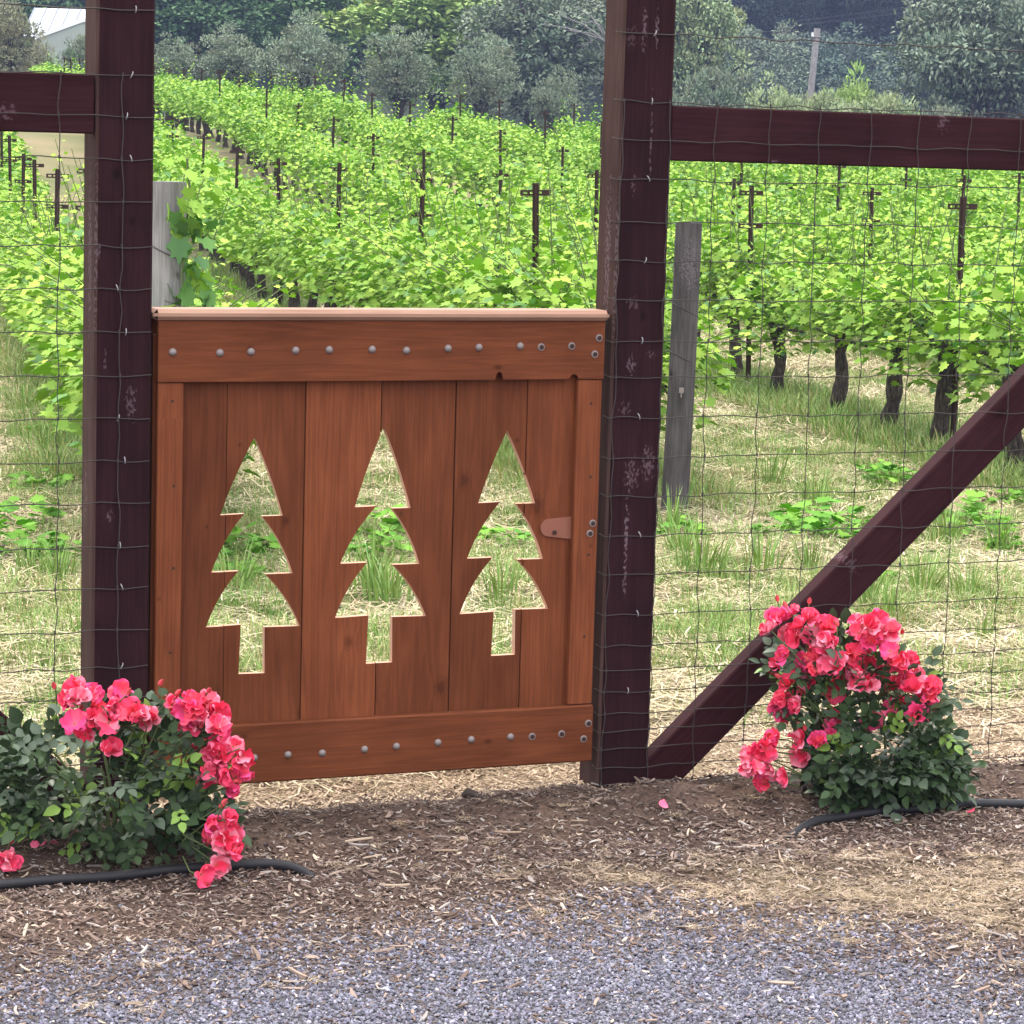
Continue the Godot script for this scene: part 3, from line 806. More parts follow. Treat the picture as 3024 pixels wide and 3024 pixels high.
# ---------------------------------------------------------------- vineyard
const LOBED := [Vector2(0.0, 0.02), Vector2(0.30, -0.10), Vector2(0.34, 0.14), Vector2(0.52, 0.30), Vector2(0.30, 0.46), Vector2(0.34, 0.74), Vector2(0.12, 0.68), Vector2(0.0, 1.0), Vector2(-0.12, 0.68), Vector2(-0.34, 0.74), Vector2(-0.30, 0.46), Vector2(-0.52, 0.30), Vector2(-0.34, 0.14), Vector2(-0.30, -0.10)]
const LOBED_FAR := [Vector2(0.0, 0.0), Vector2(0.45, 0.05), Vector2(0.42, 0.55), Vector2(0.0, 1.0), Vector2(-0.42, 0.55), Vector2(-0.45, 0.05)]

var tone := 1.0
func vine_col(young: float) -> Color:
	var g := rnd(0.78, 1.12) * tone
	var c := Color(0.20, 0.335, 0.062).lerp(Color(0.335, 0.465, 0.078), clampf(young + rnd(-0.3, 0.3), 0.0, 1.0))
	if rnd(0, 1) < 0.08: c = Color(0.14, 0.26, 0.09)
	return Color(c.r * g, c.g * g, c.b * g)
func vine_leaf(b: MB, p: Vector3, out: Vector3, size: float, young: float, near: bool):
	b.col = vine_col(young)
	var dir := (out + Vector3(0, rnd(-0.9, 0.15), 0) + rdir() * 0.35).normalized()
	var up := (Vector3.UP + rdir() * 0.75 + out * 0.3).normalized()
	b.fan(p, dir, up, size, LOBED if near else LOBED_FAR, rnd(0.05, 0.3))
func vine_foliage(seed_: int, near: bool, wood: MB, low := true) -> ArrayMesh:
	rng.seed = seed_
	var b := MB.new()
	var shoots := 30 if near else 20
	for s in shoots:
		var z0 := -0.62 + 1.24 * (s + rnd(0, 1)) / shoots
		var side := -1.0 if s % 2 == 0 else 1.0
		var p0 := Vector3(rnd(-0.04, 0.04), 0.60 + rnd(-0.03, 0.05), z0)
		var l := rnd(0.24, 0.56); var outw := side * rnd(0.05, 0.55); var along := rnd(-0.25, 0.25)
		if rnd(0, 1) < 0.13: l = rnd(0.8, 0.95); outw *= 0.4
		var droop: float = rnd(0.0, 0.35) * absf(outw)
		var pts := []; var rr := []
		var nseg := 6
		for k in nseg + 1:
			var t := float(k) / nseg
			pts.append(p0 + Vector3(outw * t * (0.5 + 0.5 * t), l * t - droop * t * t * 1.3 , along * t)); rr.append(lerpf(0.006, 0.002, t))
		if wood: wood.tube(pts, rr, 4, false)
		tone = rnd(0.86, 1.14)
		var hue := rnd(-0.35, 0.35)
		var nl := 16 if near else 13
		for k in nl:
			var t := (k + rnd(0.2, 0.9)) / nl
			var q := t * nseg; var a := int(q); var pp: Vector3 = pts[a].lerp(pts[min(a + 1, nseg)], q - a)
			var az := rnd(0, TAU); var out := Vector3(cos(az), rnd(-0.1, 0.4), sin(az))
			vine_leaf(b, pp + out * 0.035, out, lerpf(0.070, 0.030, t * t) * rnd(0.8, 1.2) * (0.95 if near else 1.05), t + hue, near)
	for k in ((900 if low else 760) if near else 720):                       # the body of the canopy
		var d := rdir(); var r := pow(rnd(0.1, 1), 0.45)
		var p := Vector3(d.x * (0.48 if low else 0.42) * r, (0.70 if low else 0.77) + d.y * (0.37 if low else 0.29) * r + 0.06 * sin(d.z * 7.0 + seed_), d.z * 0.66 * r)
		if p.y < 0.60 and not low and rnd(0, 1) < 0.5: p.y += 0.2
		tone = 1.0 + 0.26 * nz2.get_noise_3d(p.x * 3.5 + seed_, p.y * 3.5, p.z * 3.5)
		vine_leaf(b, p, Vector3(d.x, 0.2, d.z).normalized(), (0.034 + 0.06 * pow(rnd(0, 1), 1.6)) * (0.95 if near else 1.05), clampf(rnd(-0.2, 0.55) + 0.5 * nz2.get_noise_3d(p.x * 2.5, p.y * 2.5 + seed_, p.z * 2.5), 0, 1), near)
	return b.mesh()
func vine_trunk(seed_: int, b: MB):
	rng.seed = seed_ * 7
	var pts := []; var rr := []; var x := 0.0; var z := 0.0
	for k in 9:
		var t := k / 8.0
		x += rnd(-0.018, 0.018); z += rnd(-0.02, 0.02)
		pts.append(Vector3(x, -0.04 + 0.64 * t, z)); rr.append((0.055 - 0.012 * t) * rnd(0.82, 1.2) + (0.012 if k == 0 or k > 6 else 0.0))
	b.tube(pts, rr, 8)
	var hd: Vector3 = pts[8]
	for s in [-1.0, 1.0]:
		var p2 := [hd + Vector3(0, -0.03, 0)]; var r2 := [0.034]
		for k in range(1, 6):
			p2.append(Vector3(hd.x + rnd(-0.02, 0.02), 0.60 + rnd(-0.02, 0.02), hd.z + s * k * 0.12)); r2.append(0.026 - 0.003 * k)
		b.tube(p2, r2, 6)

func trellis_post_proto(double: bool) -> Array:
	var a := MB.new()
	a.box(Vector3(-0.018, -0.1, -0.003), Vector3(0.018, 1.40, 0.003), 0.001)
	a.box(Vector3(-0.004, -0.1, 0.003), Vector3(0.004, 1.40, 0.024), 0.001)
	var c := MB.new()
	# slotted channel arm: two flanges and end lips
	c.box(Vector3(-0.085, 0.0, -0.010), Vector3(0.085, 0.010, -0.003), 0.001)
	c.box(Vector3(-0.085, 0.022, -0.010), Vector3(0.085, 0.032, -0.003), 0.001)
	for x in [-0.085, -0.045, 0.0, 0.035]:
		c.box(Vector3(x, 0.010, -0.010), Vector3(x + (0.014 if x != 0.035 else 0.05), 0.022, -0.003), 0.0)
	return [a.mesh(), c.mesh(), double]

func vineyard():
	var near := []; var far := []; var bare := []
	for k in 6:
		var w := MB.new(); vine_trunk(k + 21, w)
		var shoots := MB.new(); var f := vine_foliage(540 + k, true, shoots, false)
		bare.append([w.mesh(), shoots.mesh(), f])
	for k in 6:
		var w := MB.new(); vine_trunk(k + 1, w)
		var shoots := MB.new(); var f := vine_foliage(500 + k, true, shoots)
		near.append([w.mesh(), shoots.mesh(), f])
	for k in 6:
		var w := MB.new(); vine_trunk(k + 11, w)
		far.append([w.mesh(), null, vine_foliage(520 + k, false, null)])
	var rows := [1.0, 3.43, 5.81, 8.21, 10.6, 13.0, 15.4, 17.8, 20.2, 22.6]
	var zs0 := [10.95, 13.3, 13.4, 15.6, 16.7, 17.4, 18.6, 19.5, 20.3, 21.0]
	var protos := {}
	var fx := [[], [], [], [], [], []]; var fc := [[], [], [], [], [], []]
	var trunks := [14.52, 15.69, 16.59, 17.52, 18.71, 19.8]
	rng.seed = 71
	var turn := atan(ROWK)
	for r in rows.size():
		var z: float = zs0[r]; var first := true
		while z < 57.0 + clampf((ROWK * z - rows[r] - 3.0) * 4.0, 0.0, 23.0):
			var x: float = rows[r] - ROWK * z
			var rr := rng.randi() % 6; var flip := PI if rng.randf() < 0.5 else 0.0; var sc := rng.randf_range(0.9, 1.1); var dz := rng.randf_range(0.95, 1.12)
			if x > -0.19 * z - 1.5 and x < 0.19 * z + 1.5:
				var isn := z < 27.0
				var set_: Array = (bare if (r == 2 and z < 19.9 and z > 16.0) else (near if isn else far))[rr]
				var lab: String = "leafy green grapevine on a bare dark trunk behind the mesh and scuffed post" if (r == 2 and z < 19.8) else "grapevine in the " + ["row beyond the pale grey post, behind the left mesh", "row that starts at the dark grey round post", "row of bare dark trunks, farther along it", "row next beyond the bare dark trunks", "second row beyond the bare dark trunks", "third row beyond the bare dark trunks", "fourth row beyond the bare dark trunks", "fifth row beyond the bare dark trunks", "sixth row beyond the bare dark trunks", "last row beneath the treeline"][r]
				if r == 0 and first: lab = "first grapevine of its row, beside the pale grey post behind the gate"
				var grp := "grapevines: " + lab
				var key := ("n" if isn else "f") + str(rr) + lab
				var xf := Transform3D(Basis(Vector3.UP, turn + flip).scaled(Vector3(sc, sc * rng.randf_range(0.93, 1.06) * (0.80 if r == 0 and z > 17.0 else 1.0), sc)), onland(x, z))
				if z > 51.0:
					fx[rr].append(xf); fc[rr].append(Color(1, 1, 1))
				elif not protos.has(key):
					var o := thing("grapevine", lab, "grapevine", xf, grp)
					part("trunk", set_[0], M.trunk, o)
					if set_[1]: part("shoots", set_[1], M.twig, o)
					tag(part("foliage", set_[2], M.vine, o), "", "", "", "stuff")
					protos[key] = o
				else:
					var o: Node3D = protos[key].duplicate()
					o.name = numbered("grapevine"); o.transform = xf; add_child(o)
				first = false
			if r == 2 and z < 19.7: z = trunks.filter(func(q): return q > z + 0.01)[0]
			else: z += dz * (1.0 if z < 38.0 else 1.25)
	# past some three hundred vines the crest reads as one green mass
	var fm := []; var ft := []
	for k in 6: fm.append(far[k][2]); ft.append(far[k][0])
	scatter("crest_vines", fm, M.vine, fx, fc, "mass of vine leaves on the crest below the olive trees", "vines")
	scatter("crest_trunks", ft, M.trunk, fx, fc, "dark vine trunks in the crest rows below the olive trees", "vine trunks")
	# steel trellis stakes with short slotted arms
	var A := trellis_post_proto(false)
	var zp := [[17.3, 21.0, 24.7, 28.3, 31.7], [15.4, 19.1, 23.0, 26.6, 30.6], [15.5, 19.4, 23.9, 27.9, 32.1], [16.4, 20.2, 24.0, 28.2, 31.9]]
	var sproto := {}
	for r in rows.size():
		var list := []
		if r < 4: list = zp[r].duplicate()
		else: list = [18.0 + r * 0.7, 21.8 + r * 0.7, 25.6 + r * 0.7]
		while list[-1] < (53.0 if r > 3 else 68.0): list.append(list[-1] + 3.8)
		for z in list:
			var x: float = rows[r] - ROWK * z
			if x < -0.19 * z - 0.8 or x > 0.19 * z + 0.8: continue
			var two := rng.randf() < 0.55
			var lab := "rusty steel trellis stake with two short crossarms standing above the vines" if two else "rusty steel trellis stake with a single crossarm standing above the vines"
			var xf := Transform3D(Basis(Vector3.UP, turn + rng.randf_range(-0.2, 0.2)) * Basis(Vector3(0, 0, 1), rng.randf_range(-0.035, 0.035)), onland(x, z, rng.randf_range(-0.03, 0.10) + (-0.02 if z > 30.0 else 0.0)))
			if not sproto.has(two):
				var o := thing("trellis_stake", lab, "trellis stake", xf, lab)
				part("stake", A[0], M.rust, o)
				part("crossarm", A[1], M.rust, o, at(Vector3(0, 1.33, 0)))
				if two: part("crossarm", A[1], M.rust, o, at(Vector3(0, 1.10, 0)))
				sproto[two] = o
			else:
				var o: Node3D = sproto[two].duplicate()
				o.name = numbered("trellis_stake"); o.transform = xf; add_child(o)
	# drip hose strung along the nearer rows
	for q in [[1, 12.7, 40.0], [2, 13.6, 34.0], [3, 15.4, 34.0]]:
		var b := MB.new(); var pts := []; var rr := []
		var n := 60
		for k in n + 1:
			var z := lerpf(q[1], q[2], float(k) / n)
			pts.append(onland(rows[q[0]] - ROWK * z + 0.05, z, 0.52 + 0.03 * sin(z * 2.1) + (0.0 if k > 0 else 0.05))); rr.append(0.0085)
		b.tube(pts, rr, 6)
		tag(part("drip_hose", b.mesh(), M.hose, self), ["", "black drip hose strung under the vines seen over the gate", "black drip hose strung along the dark trunks behind the mesh", "black drip hose along the second row behind the mesh"][q[0]], "hose", "vineyard drip hoses")
	# grey round end posts
	var gt := woodimg(200, 700, 0.42, 1.6, 33, Color(0.10, 0.095, 0.092), Color(0.37, 0.355, 0.345), [[0.2, 0.7, 0.014], [0.1, 1.2, 0.01]], [[0.25, 0.9, 0.01, 0.02, 0.8]])
	var gm := woodmat(gt, 0.42, 1.6, 0.95)
	var gm2 := woodmat(woodimg(200, 700, 0.42, 1.6, 35, Color(0.024, 0.021, 0.021), Color(0.125, 0.113, 0.113), [[0.2, 0.7, 0.014], [0.1, 1.2, 0.01]], [[0.25, 0.9, 0.01, 0.02, 0.8], [0.12, 1.2, 0.06, 0.12, 0.35]]), 0.42, 1.6, 0.95)
	for q in [[dp(497, 900, 10.5), 1.50, 0.066, "grey weathered round post with vine leaves behind gate top edge", 0.0], [gp(1990, 1520), 1.345, 0.062, "dark grey weathered round post standing in straw beyond the scuffed fence post", -0.015]]:
		var p := Vector3(q[0].x, -0.05, q[0].z)
		var o := thing("end_post", q[3], "end post", Transform3D(Basis(Vector3(0, 0, 1), q[4]), p), "grey vineyard end posts")
		var b := MB.new(); b.off = Vector2(0.03, 0)
		var h: float = q[1] + 0.05; var r: float = q[2]
		b.tube([Vector3(0, 0, 0), Vector3(0.004, h * 0.5, 0), Vector3(0, h - 0.008, 0), Vector3(0, h, 0)], [r * 1.04, r, r * 0.99, r * 0.93], 18)
		part("timber", b.mesh(), gm if h > 1.5 else gm2, o)
		for y in ([1.28, 0.98] if h > 1.5 else [1.0, 0.78]):     # wire tied round the post and led to the row
			var w := MB.new(); var pts := []; var rr := []
			for k in 13:
				var a := TAU * k / 12.0
				pts.append(Vector3(cos(a) * (r + 0.002), y - 0.03 * cos(a), sin(a) * (r + 0.002))); rr.append(0.0022)
			w.tube(pts, rr, 5)
			w.tube([Vector3(r, y - 0.03, 0), Vector3(-ROWK * 4.0, y - 0.02, -4.0)], [0.002, 0.002], 5)
			part("tie_wire", w.mesh(), M.galv, o)
		var cl := MB.new()
		cl.box(Vector3(-0.010, 0.62, r - 0.002), Vector3(0.012, 0.645, r + 0.006), 0.002)
		cl.box(Vector3(-0.002, 0.60, r - 0.002), Vector3(0.004, 0.62, r + 0.009), 0.001)
		part("wire_clip", cl.mesh(), M.steel, o)
	# single grape leaves grown over the grey post by the gate
	rng.seed = 77
	var lv := thing("vine_shoot", "young vine shoot with large leaves hanging over the grey post by gate", "vine shoot", at(Vector3(dp(545, 900, 10.42).x, 0, -10.42)), "")
	var stem := MB.new(); var sp := []; var sr := []
	for k in 8: sp.append(Vector3(0.012 * sin(k * 1.3), 0.75 + 0.12 * k, 0.02 * cos(k * 1.7))); sr.append(0.005)
	stem.tube(sp, sr, 5); part("stem", stem.mesh(), M.twig, lv)
	var lms := []
	for k in 4:
		var b := MB.new()
		rng.seed = 700 + k
		b.col = [Color(0.10, 0.20, 0.055), Color(0.13, 0.25, 0.06), Color(0.22, 0.36, 0.06), Color(0.09, 0.18, 0.07)][k]
		b.fan(Vector3.ZERO, Vector3(0, -0.25, 1).normalized(), Vector3.UP, 1.0, LOBED, 0.22)
		lms.append(b.mesh())
	rng.seed = 78
	for k in 64:
		var y := rnd(0.80, 1.60); var a := rnd(-0.6, PI + 0.6)
		var p := Vector3(rnd(-0.05, 0.09) + cos(a) * 0.03, y, rnd(-0.06, 0.07))
		var sz := rnd(0.055, 0.105) * (1.0 if y < 1.45 else 0.8)
		part("leaf", lms[2] if y > 1.4 else lms[rng.randi() % 4], M.vine, lv, Transform3D((Basis(Vector3.UP, rnd(0, TAU)) * Basis(Vector3(1, 0, 0), rnd(0.2, 1.2))).scaled(Vector3(sz, sz, sz)), p))
	# broad-leaved weeds and vine suckers on the floor between the rows
	var wm := []
	for k in 4:
		rng.seed = 720 + k
		var b := MB.new()
		for j in 58:
			var a := rnd(0, TAU); var r := sqrt(rnd(0, 1)) * 0.17
			var p := Vector3(cos(a) * r, rnd(0.02, 0.13) * (1.2 - r * 3.5), sin(a) * r)
			b.col = Color(0.085, 0.22, 0.035).lerp(Color(0.19, 0.36, 0.055), rnd(0, 1))
			b.fan(p, Vector3(cos(a), rnd(-0.2, 0.5), sin(a)).normalized(), (Vector3.UP + rdir() * 0.5).normalized(), rnd(0.04, 0.085), LOBED, rnd(0.05, 0.25))
		wm.append(b.mesh())
	rng.seed = 79
	var seen := [[735, 1660, 1.0, "seen through the first cutout"], [1130, 1600, 1.15, "seen through the middle cutout"], [1150, 1655, 0.9, "seen through the middle cutout"], [1500, 1620, 0.7, "seen through the cutout beside the hinge"]]
	var spots := [[60, 1560, 1.0], [20, 1640, 1.1], [130, 1450, 0.8], [170, 1655, 0.7], [2330, 1600, 0.8], [2430, 1575, 1.1], [2490, 1600, 1.0], [2820, 1545, 1.0], [2900, 1580, 0.9], [2960, 1500, 0.8], [2655, 1440, 0.9], [2600, 1420, 0.8], [2010, 1590, 0.7], [2560, 1720, 0.6], [2980, 1640, 0.6], [140, 1300, 0.7], [700, 1720, 0.7], [850, 1640, 0.8], [1250, 1580, 0.8], [1380, 1600, 0.7]]
	for q in seen:
		var p := gp(q[0], q[1]); p.y = gh(p.x, -p.z)
		var o := thing("broadleaf_weed", "low bright broadleaf weed clump " + q[3], "weed", Transform3D(Basis(Vector3.UP, rnd(0, TAU)).scaled(Vector3.ONE * q[2]), p), "broadleaf weeds")
		part("leaves", wm[rng.randi() % 4], M.vine, o)
	for q in spots:
		var p := gp(q[0], q[1]); p.y = gh(p.x, -p.z)
		var o := thing("broadleaf_weed", "low green broadleaf weed clump on the straw between the vine rows", "weed", Transform3D(Basis(Vector3.UP, rnd(0, TAU)).scaled(Vector3.ONE * q[2]), p), "broadleaf weeds on the straw")
		part("leaves", wm[rng.randi() % 4], M.vine, o)
	# tall upright tufts
	var tm := []
	for k in 3: tm.append(tuft_mesh(740 + k, 60, 0.26, 0.085, 0.0040))
	rng.seed = 80
	for q in [[2275, 1440, 1.0], [2400, 1500, 0.9], [2420, 1520, 0.8], [2070, 1710, 1.15], [2250, 1700, 1.0], [2720, 1760, 0.9], [2560, 1800, 0.9], [2950, 1640, 0.9], [2860, 1780, 0.8], [2390, 1690, 0.7], [2800, 1600, 0.8], [1100, 1760, 1.1], [1150, 1790, 1.0], [1480, 1780, 0.9], [690, 1760, 0.9], [170, 1720, 0.8], [90, 1700, 0.7], [1985, 1580, 0.9], [2010, 1650, 0.8], [2620, 1840, 0.7], [1945, 2290, 0.35], [2900, 1900, 0.6], [2130, 1850, 0.5]]:
		var p := gp(q[0], q[1]); p.y = gh(p.x, -p.z)
		var o := thing("grass_tuft", "tall upright green grass tuft rising from straw beyond the fence", "grass tuft", Transform3D(Basis(Vector3.UP, rnd(0, TAU)).scaled(Vector3.ONE * q[2]), p), "tall grass tufts")
		var b: MeshInstance3D = part("blades", tm[rng.randi() % 3], M.tuft, o)
# ---------------------------------------------------------------- trees, house and poles behind the vineyard
func tree_meshes(seed_: int, ht: float, rad: float, crown_lo: float, clumps: int, leaves: int, cr_: float, ls: float, slim: float, upward: float) -> Array:
	rng.seed = seed_
	var tb := MB.new(); var b := MB.new()
	var cy := (ht + crown_lo) * 0.5; var ry := (ht - crown_lo) * 0.5
	tb.tube([Vector3(0, -0.2, 0), Vector3(0.06 * rad, crown_lo * 0.6, 0.0), Vector3(-0.05 * rad, cy, 0.05 * rad), Vector3(0, ht * 0.85, 0)], [rad * 0.11, rad * 0.085, rad * 0.055, rad * 0.015], 8)
	var cs := []
	for k in clumps:
		var d := rdir(); var r := pow(rnd(0.12, 1.0), 0.4)
		var lump := 0.82 + 0.35 * nz2.get_noise_3d(d.x * 1.6 + seed_, d.y * 1.6, d.z * 1.6)
		if d.y < -0.3: lump *= 0.85
		var p := Vector3(d.x * rad * r * lump, cy + d.y * ry * r * lump, d.z * rad * r * lump)
		cs.append([p, d])
		if k % 6 == 0:
			var q := Vector3(p.x * 0.12, lerpf(crown_lo * 0.7, p.y, 0.35), p.z * 0.12)
			tb.tube([q, q.lerp(p, 0.55) + Vector3(0, 0.06 * rad, 0), p], [rad * 0.04, rad * 0.022, rad * 0.006], 5, false)
	for q in cs:
		var c: Vector3 = q[0]; var br := rnd(0.72, 1.28); var warm := rnd(0.85, 1.18)
		var rr := cr_ * rnd(0.7, 1.3)
		for k in leaves:
			var d := rdir()
			if d.y < -0.4 and rnd(0, 1) < 0.6: d.y = -d.y
			var p := c + d * rr * pow(rnd(0.2, 1.0), 0.5) * Vector3(1, 0.8, 1)
			var v := br * rnd(0.8, 1.2)
			b.col = Color(v * warm, v, v * rnd(0.85, 1.1))
			var dir := (d + rdir() * 0.7 + Vector3(0, upward, 0)).normalized()
			b.leaf4(p, dir, (Vector3.UP + d * 0.8 + rdir() * 0.6).normalized(), ls * rnd(0.7, 1.3), ls * slim * rnd(0.8, 1.2), 0.2)
	return [tb.mesh(), b.mesh()]

func tinted(back: Color, c: Color, rough := 0.65) -> StandardMaterial3D:
	var m := leafmat(back, rough); m.albedo_color = c.linear_to_srgb()
	return m
var kinds := {}
func tree(kind: String, p: Vector3, h: float, w: float, m: Material, called: String, label: String, group: String):
	var set_: Array = kinds[kind]
	var v: Array = set_[rng.randi() % set_.size()]
	var o := thing(called, label, "tree", Transform3D(Basis(Vector3.UP, rnd(0, TAU)).scaled(Vector3(w / v[3], h / v[2], w / v[3])), p), group)
	part("trunk", v[0], M.trunk, o)
	tag(part("crown", v[1], m, o), "", "", "", "stuff")
func tree_px(kind: String, px: float, top: float, wpx: float, z: float, m: Material, called: String, label: String, group: String):
	var q := dp(px, top, z); var g := gh(q.x, z)
	tree(kind, Vector3(q.x, g, -z), q.y - g, wpx * z / FOCAL, m, called, label, group)

func background():
	kinds.olive = []; kinds.broad = []; kinds.oak = []; kinds.bush = []
	for k in 4:
		var t := tree_meshes(800 + k, 4.2, 1.65, 0.5, 110, 105, 0.36, 0.14, 0.36, 0.35)
		kinds.olive.append([t[0], t[1], 4.35, 3.5])
	for k in 4:
		var t := tree_meshes(820 + k, 12.0, 4.6, 1.6, 170, 120, 0.95, 0.33, 0.6, -0.15)
		kinds.broad.append([t[0], t[1], 12.3, 9.6])
	for k in 3:
		var t := tree_meshes(840 + k, 9.0, 4.6, 0.8, 170, 120, 0.85, 0.26, 0.5, 0.0)
		kinds.oak.append([t[0], t[1], 9.2, 9.4])
	for k in 3:
		var t := tree_meshes(860 + k, 3.0, 2.1, 0.1, 80, 80, 0.5, 0.20, 0.5, 0.1)
		kinds.bush.append([t[0], t[1], 3.1, 4.3])
	var mo := tinted(Color(0.04, 0.05, 0.03), Color(0.225, 0.270, 0.180)); var mo2 := tinted(Color(0.04, 0.05, 0.02), Color(0.250, 0.250, 0.150))
	var md := tinted(Color(0.03, 0.06, 0.02), Color(0.088, 0.163, 0.069)); var mg := tinted(Color(0.04, 0.08, 0.02), Color(0.138, 0.250, 0.088))
	var ml := tinted(Color(0.07, 0.11, 0.03), Color(0.300, 0.413, 0.112)); var mk := tinted(Color(0.03, 0.05, 0.03), Color(0.181, 0.225, 0.150))
	var mp := tinted(Color(0.06, 0.08, 0.03), Color(0.312, 0.375, 0.188)); var mb := tinted(Color(0.03, 0.04, 0.03), Color(0.100, 0.144, 0.106))
	rng.seed = 90
	# the row of olive trees along the top of the vineyard
	for q in [[505, 110, 190, "beside the latch side post"], [665, 62, 260, "first full crown from the latch side post"], [905, 32, 290, "tallest of the row"], [1180, 70, 270, "between tallest olive and pale broad tree"], [1420, 100, 250, "below the pale green tree"], [1640, 190, 180, "smallest, beside the scuffed post"]]:
		tree_px("olive", q[0], q[1], q[2], 92.0 + rnd(-3, 3), mo, "olive_tree", "grey green olive tree at the vineyard's end, " + q[3], "olive trees behind the vineyard")
	tree_px("olive", 20, -25, 250, 90.0, mo2, "olive_tree", "brownish olive tree in front of the white metal roof", "olive trees behind the vineyard")
	tree_px("bush", 250, 88, 150, 92.0, mo, "shrub", "small grey green shrub under the eave of the metal roofed house", "")
	tree_px("bush", 110, 105, 110, 94.0, mo2, "shrub", "low dull shrub at the corner of the metal roofed house", "")
	# tall trees behind
	for q in [["broad", 560, -180, 560, 118, md, "tall dark green broadleaf tree behind the olives near the latch side post"],
		["broad", 860, -200, 560, 126, mg, "tall mid green broadleaf tree behind the tallest olive"],
		["broad", 1040, -300, 420, 150, md, "tall shadowy tree between two green broadleaf trees"],
		["broad", 1290, -140, 640, 117, ml, "pale yellow green broadleaf tree behind the olive row"],
		["oak", 1600, -120, 620, 112, mk, "grey green oak with bare grey branches beside the scuffed post"],
		["broad", 330, -360, 520, 135, md, "tall dark tree behind the latch side post and the house"],
		["broad", 60, -330, 560, 150, mg, "tall tree rising behind the white metal roof"],
		["broad", 1840, -380, 560, 140, mk, "grey green tree hidden behind the scuffed fence post"],
		["broad", 2040, -160, 330, 122, mp, "light green tree at the right edge of the scuffed post"],
		["oak", 2220, 20, 420, 165, mk, "rounded oak on the slope behind the pale pole"],
		["oak", 2460, 70, 460, 175, mb, "rounded blue green oak behind the utility pole"],
		["oak", 2690, 110, 420, 190, mb, "blue green oak on the slope right of the utility pole"],
		["oak", 2180, 170, 330, 140, mb, "dark low oak between pale pole and utility pole"],
		["oak", 2560, 190, 340, 150, mb, "dark low oak behind the pale bushes"],
		["oak", 2930, -190, 620, 108, mk, "large grey green oak standing over the far end of the right rail"],
		["oak", 3230, -160, 560, 112, mk, "large oak beyond the far end of the right rail"],
		["oak", -280, -150, 420, 110, mk, "oak beyond the left rail"]]:
		tree_px(q[0], q[1], q[2], q[3], q[4], q[5], "tree", q[6], "trees behind the vineyard")
	for q in [[2110, 178, 240, 96, mk, "round grey green bush above the rail next to the scuffed post"], [2290, 232, 230, 99, mp, "pale green bush above the rail left of the utility pole"], [2440, 250, 230, 101, mp, "pale green bush in front of the utility pole"], [2520, 215, 260, 106, ml, "yellow green bush peeping over the pale bushes"], [2620, 255, 260, 100, mp, "pale green bush above the rail right of the utility pole"], [2790, 295, 200, 103, mo, "dull green bush under the large oak"], [1990, 255, 160, 98, mk, "grey green bush behind the scuffed post"]]:
		tree_px("bush", q[0], q[1], q[2], q[3], q[4], "bush", q[5], "bushes behind the right rail")
	# wooded hillside, far behind: reads as one mass
	var meshes := []; var xf := []; var co := []
	for k in 3: meshes.append(kinds.oak[k][1]); xf.append([]); co.append([])
	rng.seed = 95
	for k in 520:
		var z := rnd(185, 420); var x := rnd(-0.30 * z - 10.0, 0.30 * z + 10.0)
		var v := rng.randi() % 3; var s := rnd(0.9, 1.7)
		xf[v].append(Transform3D(Basis(Vector3.UP, rnd(0, TAU)).scaled(Vector3(s, s * rnd(0.9, 1.3), s)), onland(x, z, -0.6)))
		var g := rnd(0.75, 1.3)
		co[v].append(Color(0.045 * g, 0.066 * g, 0.050 * g))
	scatter("woodland", meshes, leafmat(Color(0.01, 0.02, 0.01), 0.8), xf, co, "dark blue green woodland covering the far hillside", "woodland")
	# bare branches of the oak by the post
	var bo := thing("bare_branch", "bare pale grey branches reaching out of the oak beside the scuffed post", "branch", at(dp(1800, 130, 106.0)), "")
	rng.seed = 97
	var bb := MB.new()
	var tips := [[1640, 40], [1600, 70], [1700, 20], [1680, 90], [1740, 60], [1720, 140], [1780, 170]]
	for t in tips:
		var e := dp(t[0], t[1], 106.0 + rnd(-0.6, 0.6)) - bo.position
		var m := e * 0.5 + Vector3(rnd(-0.1, 0.1), rnd(0.1, 0.35), 0)
		bb.tube([Vector3.ZERO, m, e], [0.05, 0.03, 0.012], 5)
		for j in 4:
			var s := m.lerp(e, rnd(0.1, 0.9)); bb.tube([s, s + Vector3(rnd(-0.5, 0.1), rnd(-0.15, 0.4), rnd(-0.2, 0.2))], [0.014, 0.006], 4)
	part("limbs", bb.mesh(), mat(Color(0.16, 0.155, 0.145), 0.9), bo)
	# --- the house with the standing seam roof
	var zh := 112.0
	var rl := dp(70, 14, zh); var g := gh(rl.x, zh)
	var base := Vector3(rl.x, g, -zh)
	var ho := thing("house", "pale house with white standing seam metal roof behind the olive tree", "house", at(base), "")
	var ry: float = rl.y - g; var ln := 4.7
	var wallm := mat(Color(0.30, 0.33, 0.29), 0.9); var roofm := mat(Color(0.36, 0.40, 0.47), 0.5); var seamm := mat(Color(0.17, 0.19, 0.23), 0.5)
	var white := mat(Color(0.72, 0.72, 0.70), 0.6)
	var b := MB.new()
	b.box(Vector3(0.2, -0.3, -5.6), Vector3(ln - 0.2, ry - 1.15, -0.9), 0.01)
	part("wall", b.mesh(), wallm, ho)
	# roof: panels with raised seams, falling towards us
	var npan := 10; var e0 := ry - 1.25; var zf := 0.35
